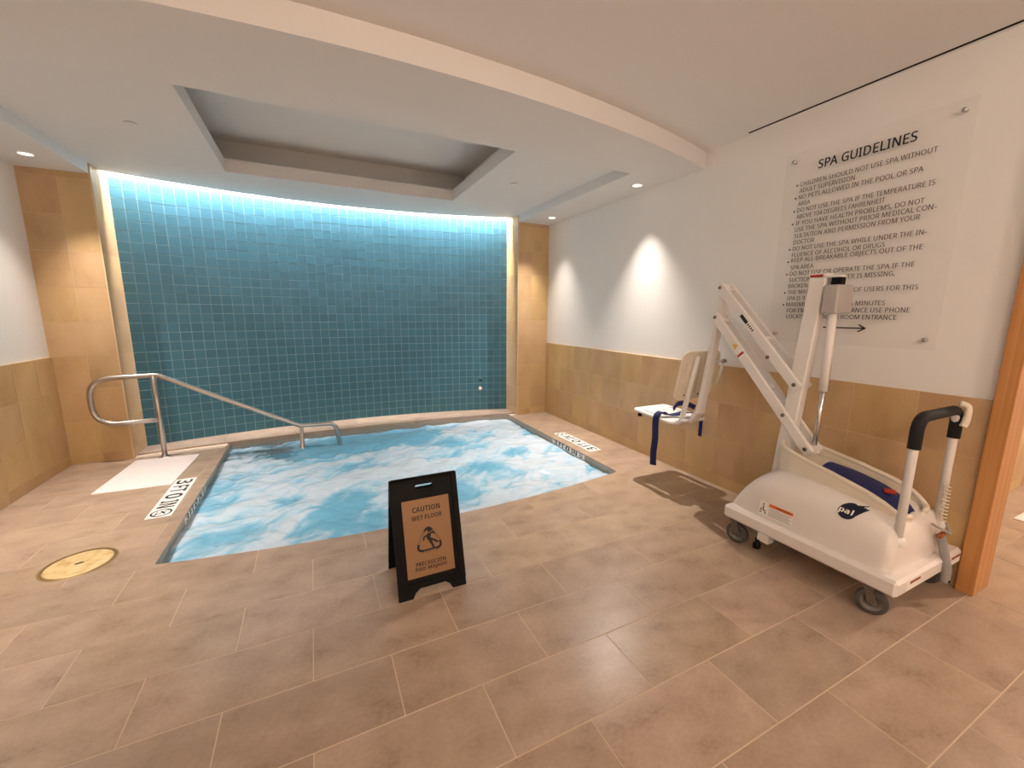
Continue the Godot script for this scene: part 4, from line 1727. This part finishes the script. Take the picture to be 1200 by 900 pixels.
func hood_labels(hood: Node, V: Callable) -> void:
	# drop-shaped emblem with a tail
	var c := Vector2(-1.045, 0.462)
	var r := 0.036
	var p := PackedVector2Array()
	for k in 26:
		var a := lerpf(deg_to_rad(62.0), deg_to_rad(345.0), k / 25.0)
		p.append(c + Vector2(cos(a) * r * 1.12, sin(a) * r))
	p.append(c + Vector2(0.058, 0.014))
	p.append(c + Vector2(0.088, 0.040))
	p.append(c + Vector2(0.05, 0.034))
	var s := surf()
	on_hood(s, p, V, 0.0025)
	var lg := fin(hood, "emblem", s, M.logo)
	lg.set_meta("label", "navy drop emblem with white letters")
	var sl := Vector3(hood_x(c.y + 0.02, c.x) - hood_x(c.y - 0.02, c.x), 0.04, 0.0).normalized()
	var xv := Vector3(0, -0.04, 1).normalized()
	var zv := xv.cross(sl)
	if zv.x > 0:
		zv = -zv
	var org: Vector3 = V.call(hood_x(c.y - 0.012, c.x) - 0.008, c.y - 0.004, c.x - 0.002)
	text(lg, "lettering", "pal", Transform3D(Basis(xv, sl, zv), org - sl * 0.012), 0.028, 0.062, M.label, true, false, true)
	# warning sheet: a white field, an orange bar, lines of print, a figure
	s = surf()
	on_hood(s, rect2(-1.475, 0.268, -1.275, 0.352), V, 0.001)
	var ws := fin(hood, "warning_sheet", s, M.label)
	s = surf()
	on_hood(s, rect2(-1.418, 0.330, -1.278, 0.350), V, 0.0018)
	fin(ws, "orange_bar", s, M.orange)
	s = surf()
	on_hood(s, rect2(-1.375, 0.336, -1.292, 0.344), V, 0.0024)
	fin(ws, "heading", s, M.rust)
	for k in 5:
		s = surf()
		on_hood(s, rect2(-1.415, 0.276 + 0.0105 * k, -1.285 - 0.01 * (k % 2), 0.2795 + 0.0105 * k), V, 0.0018)
		fin(ws, "print_line", s, M.grey)
	s = surf()
	for e in [[-1.45, 0.335, 0.008, 0.008], [-1.448, 0.312, 0.006, 0.03], [-1.44, 0.296, 0.016, 0.006], [-1.46, 0.30, 0.006, 0.018], [-1.433, 0.284, 0.006, 0.014], [-1.462, 0.282, 0.014, 0.005]]:
		on_hood(s, rect2(e[0] - e[2] / 2, e[1] - e[3] / 2, e[0] + e[2] / 2, e[1] + e[3] / 2), V, 0.0018)
	fin(ws, "figure", s, M.ink)

func build_lift_seat(t: Node, V: Callable, XM: float) -> void:
	var xs := 2.81
	# hanger from the arm ends down behind the seat
	var s := surf()
	bar(s, V.call(XM, 1.70, -2.092), V.call(XM, 1.42, -2.112), Vector3.RIGHT, 0.066, 0.05, 0.005)
	bar(s, V.call(XM, 1.47, -2.112), V.call(XM + 0.02, 0.70, -2.23), Vector3.RIGHT, 0.07, 0.035, 0.005)
	fin(t, "hanger", s, M.white)
	# seat: a slotted plate, a little higher in front
	var tilt := deg_to_rad(3.0)
	var w := 0.39
	var d := 0.46
	var sy := Vector3(0, sin(tilt), -cos(tilt))
	var xf := Transform3D(Basis(Vector3.RIGHT, sy, Vector3.RIGHT.cross(sy)), V.call(xs, 0.598, -2.605))
	s = surf()
	slotted(s, w, d, 0.045, [[-0.155, 0.02, 0.022, 0.24], [0.155, 0.02, 0.022, 0.24]], 0.0, 0.018, xf)
	var seat := fin(t, "seat", s, M.white)
	s = surf(0)
	var loop := []
	for v in rrect(w, d, 0.045, 6):
		loop.append(xf * Vector3(v.x, v.y, 0.006))
	tube(s, loop, 0.014, 8, true)
	fin(seat, "edge_roll", s, M.white)
	# backrest: leans back, four moulded fields and slots near its sides
	var by := Vector3(0, cos(0.2), sin(0.2))
	var bf := Transform3D(Basis(Vector3.RIGHT, by, Vector3.RIGHT.cross(by)), V.call(2.812, 0.99, -2.335))
	s = surf()
	slotted(s, 0.405, 0.395, 0.055, [[-0.158, 0.03, 0.016, 0.17], [0.158, 0.03, 0.016, 0.17]], -0.008, 0.010, bf)
	var back := fin(t, "backrest", s, M.cream)
	s = surf(0)
	loop = []
	for v in rrect(0.405, 0.395, 0.055, 6):
		loop.append(bf * Vector3(v.x, v.y, 0.0))
	tube(s, loop, 0.012, 8, true)
	fin(back, "edge_roll", s, M.cream)
	for x in [-0.085, 0.0, 0.085]:
		s = surf(0)
		tube(s, [bf * Vector3(x, -0.15, 0.012), bf * Vector3(x, 0.14, 0.012)], 0.008, 8)
		fin(back, "rib", s, M.cream)
	for e in [[-0.11, -0.165], [-0.06, -0.165], [0.05, -0.165], [-0.04, -0.09], [0.06, 0.13], [-0.05, 0.15], [0.09, -0.12]]:
		s = surf(0)
		lathe(s, [[0.0, 0.006], [0.006, 0.006], [0.008, 0.003], [0.008, 0.0]], 10, Transform3D(bf.basis, bf * Vector3(e[0], e[1], 0.010)))
		fin(back, "screw", s, M.bolt)
	# two bent tubes carry backrest and seat
	for x in [-0.082, 0.092]:
		s = surf(0)
		var p := fillet([bf * Vector3(x, 0.17, 0.028), bf * Vector3(x, -0.2, 0.028), V.call(xs + x, 0.566, -2.39), V.call(xs + x, 0.570, -2.56), V.call(xs + x, 0.592, -2.80)], 0.09, 8)
		tube(s, p, 0.021, 12)
		fin(t, "seat_tube", s, M.white)
	s = surf()
	bar(s, V.call(XM + 0.02, 0.72, -2.225), V.call(XM + 0.03, 0.62, -2.30), Vector3.RIGHT, 0.1, 0.03, 0.006)
	bar(s, V.call(XM + 0.03, 0.63, -2.285), V.call(xs, 0.585, -2.42), Vector3.RIGHT, 0.19, 0.022, 0.006)
	fin(t, "seat_bracket", s, M.white)
	s = surf()
	box(s, V.call(2.655, 0.572, -2.79), Vector3(0.03, 0.035, 0.03), 0.004)
	fin(t, "seat_bumper", s, M.black)
	# pull lever at the right of the backrest
	s = surf(0)
	tube(s, [bf * Vector3(0.235, 0.12, 0.03), bf * Vector3(0.23, -0.08, 0.03)], 0.012, 10)
	tube(s, [bf * Vector3(0.12, 0.12, 0.03), bf * Vector3(0.245, 0.12, 0.03)], 0.010, 10)
	fin(t, "side_lever", s, M.white)
	s = surf(0)
	tube(s, [bf * Vector3(0.22, 0.12, 0.03), bf * Vector3(0.255, 0.12, 0.03)], 0.017, 10)
	fin(t, "lever_knob", s, M.grey)
	# navy belt: lies across the seat, folds over its edge and hangs down
	s = surf(0)
	var b1 := smooth_path([V.call(2.93, 0.632, -2.43), V.call(2.84, 0.652, -2.44), V.call(2.77, 0.635, -2.47), V.call(2.70, 0.628, -2.505), V.call(2.645, 0.655, -2.525), V.call(2.597, 0.625, -2.53), V.call(2.588, 0.56, -2.53), V.call(2.590, 0.42, -2.525), V.call(2.586, 0.30, -2.53), V.call(2.589, 0.185, -2.528)], 6)
	ribbon(s, b1, Vector3(0.45, 0, 1), 0.054, 0.004)
	var belt := fin(t, "belt", s, M.navy)
	belt.set_meta("label", "navy webbing belt folded over the seat edge")
	s = surf(0)
	ribbon(s, smooth_path([V.call(2.93, 0.65, -2.42), V.call(2.975, 0.62, -2.40), V.call(2.985, 0.54, -2.40), V.call(2.985, 0.43, -2.40)], 6), Vector3.BACK, 0.035, 0.004)
	fin(t, "belt", s, M.navy)
	s = surf(0)
	ribbon(s, smooth_path([V.call(2.66, 0.70, -2.415), V.call(2.74, 0.735, -2.44), V.call(2.84, 0.725, -2.44), V.call(2.92, 0.69, -2.42)], 6), Vector3.UP, 0.042, 0.004)
	fin(t, "belt", s, M.navy)

# rounded plate with slots cut through, drawn in the xy plane of xf
func slotted(s: SurfaceTool, w: float, d: float, r: float, slots: Array, z0: float, z1: float, xf: Transform3D) -> void:
	var outl := rrect(w, d, r, 6)
	var cuts := [-1.0]
	for e in slots:
		cuts.append(e[0])
	cuts.append(1.0)
	for i in cuts.size() - 1:
		for a in Geometry2D.intersect_polygons(outl, rect2(cuts[i], -2, cuts[i + 1], 2)):
			var ps := [a]
			for e in slots:
				var h := PackedVector2Array()
				for v in rrect(e[2], e[3], e[2] * 0.49, 4):
					h.append(v + Vector2(e[0], e[1]))
				var nx := []
				for q in ps:
					nx.append_array(Geometry2D.clip_polygons(q, h))
				ps = nx
			for q in ps:
				prism(s, q, z0, z1, xf)
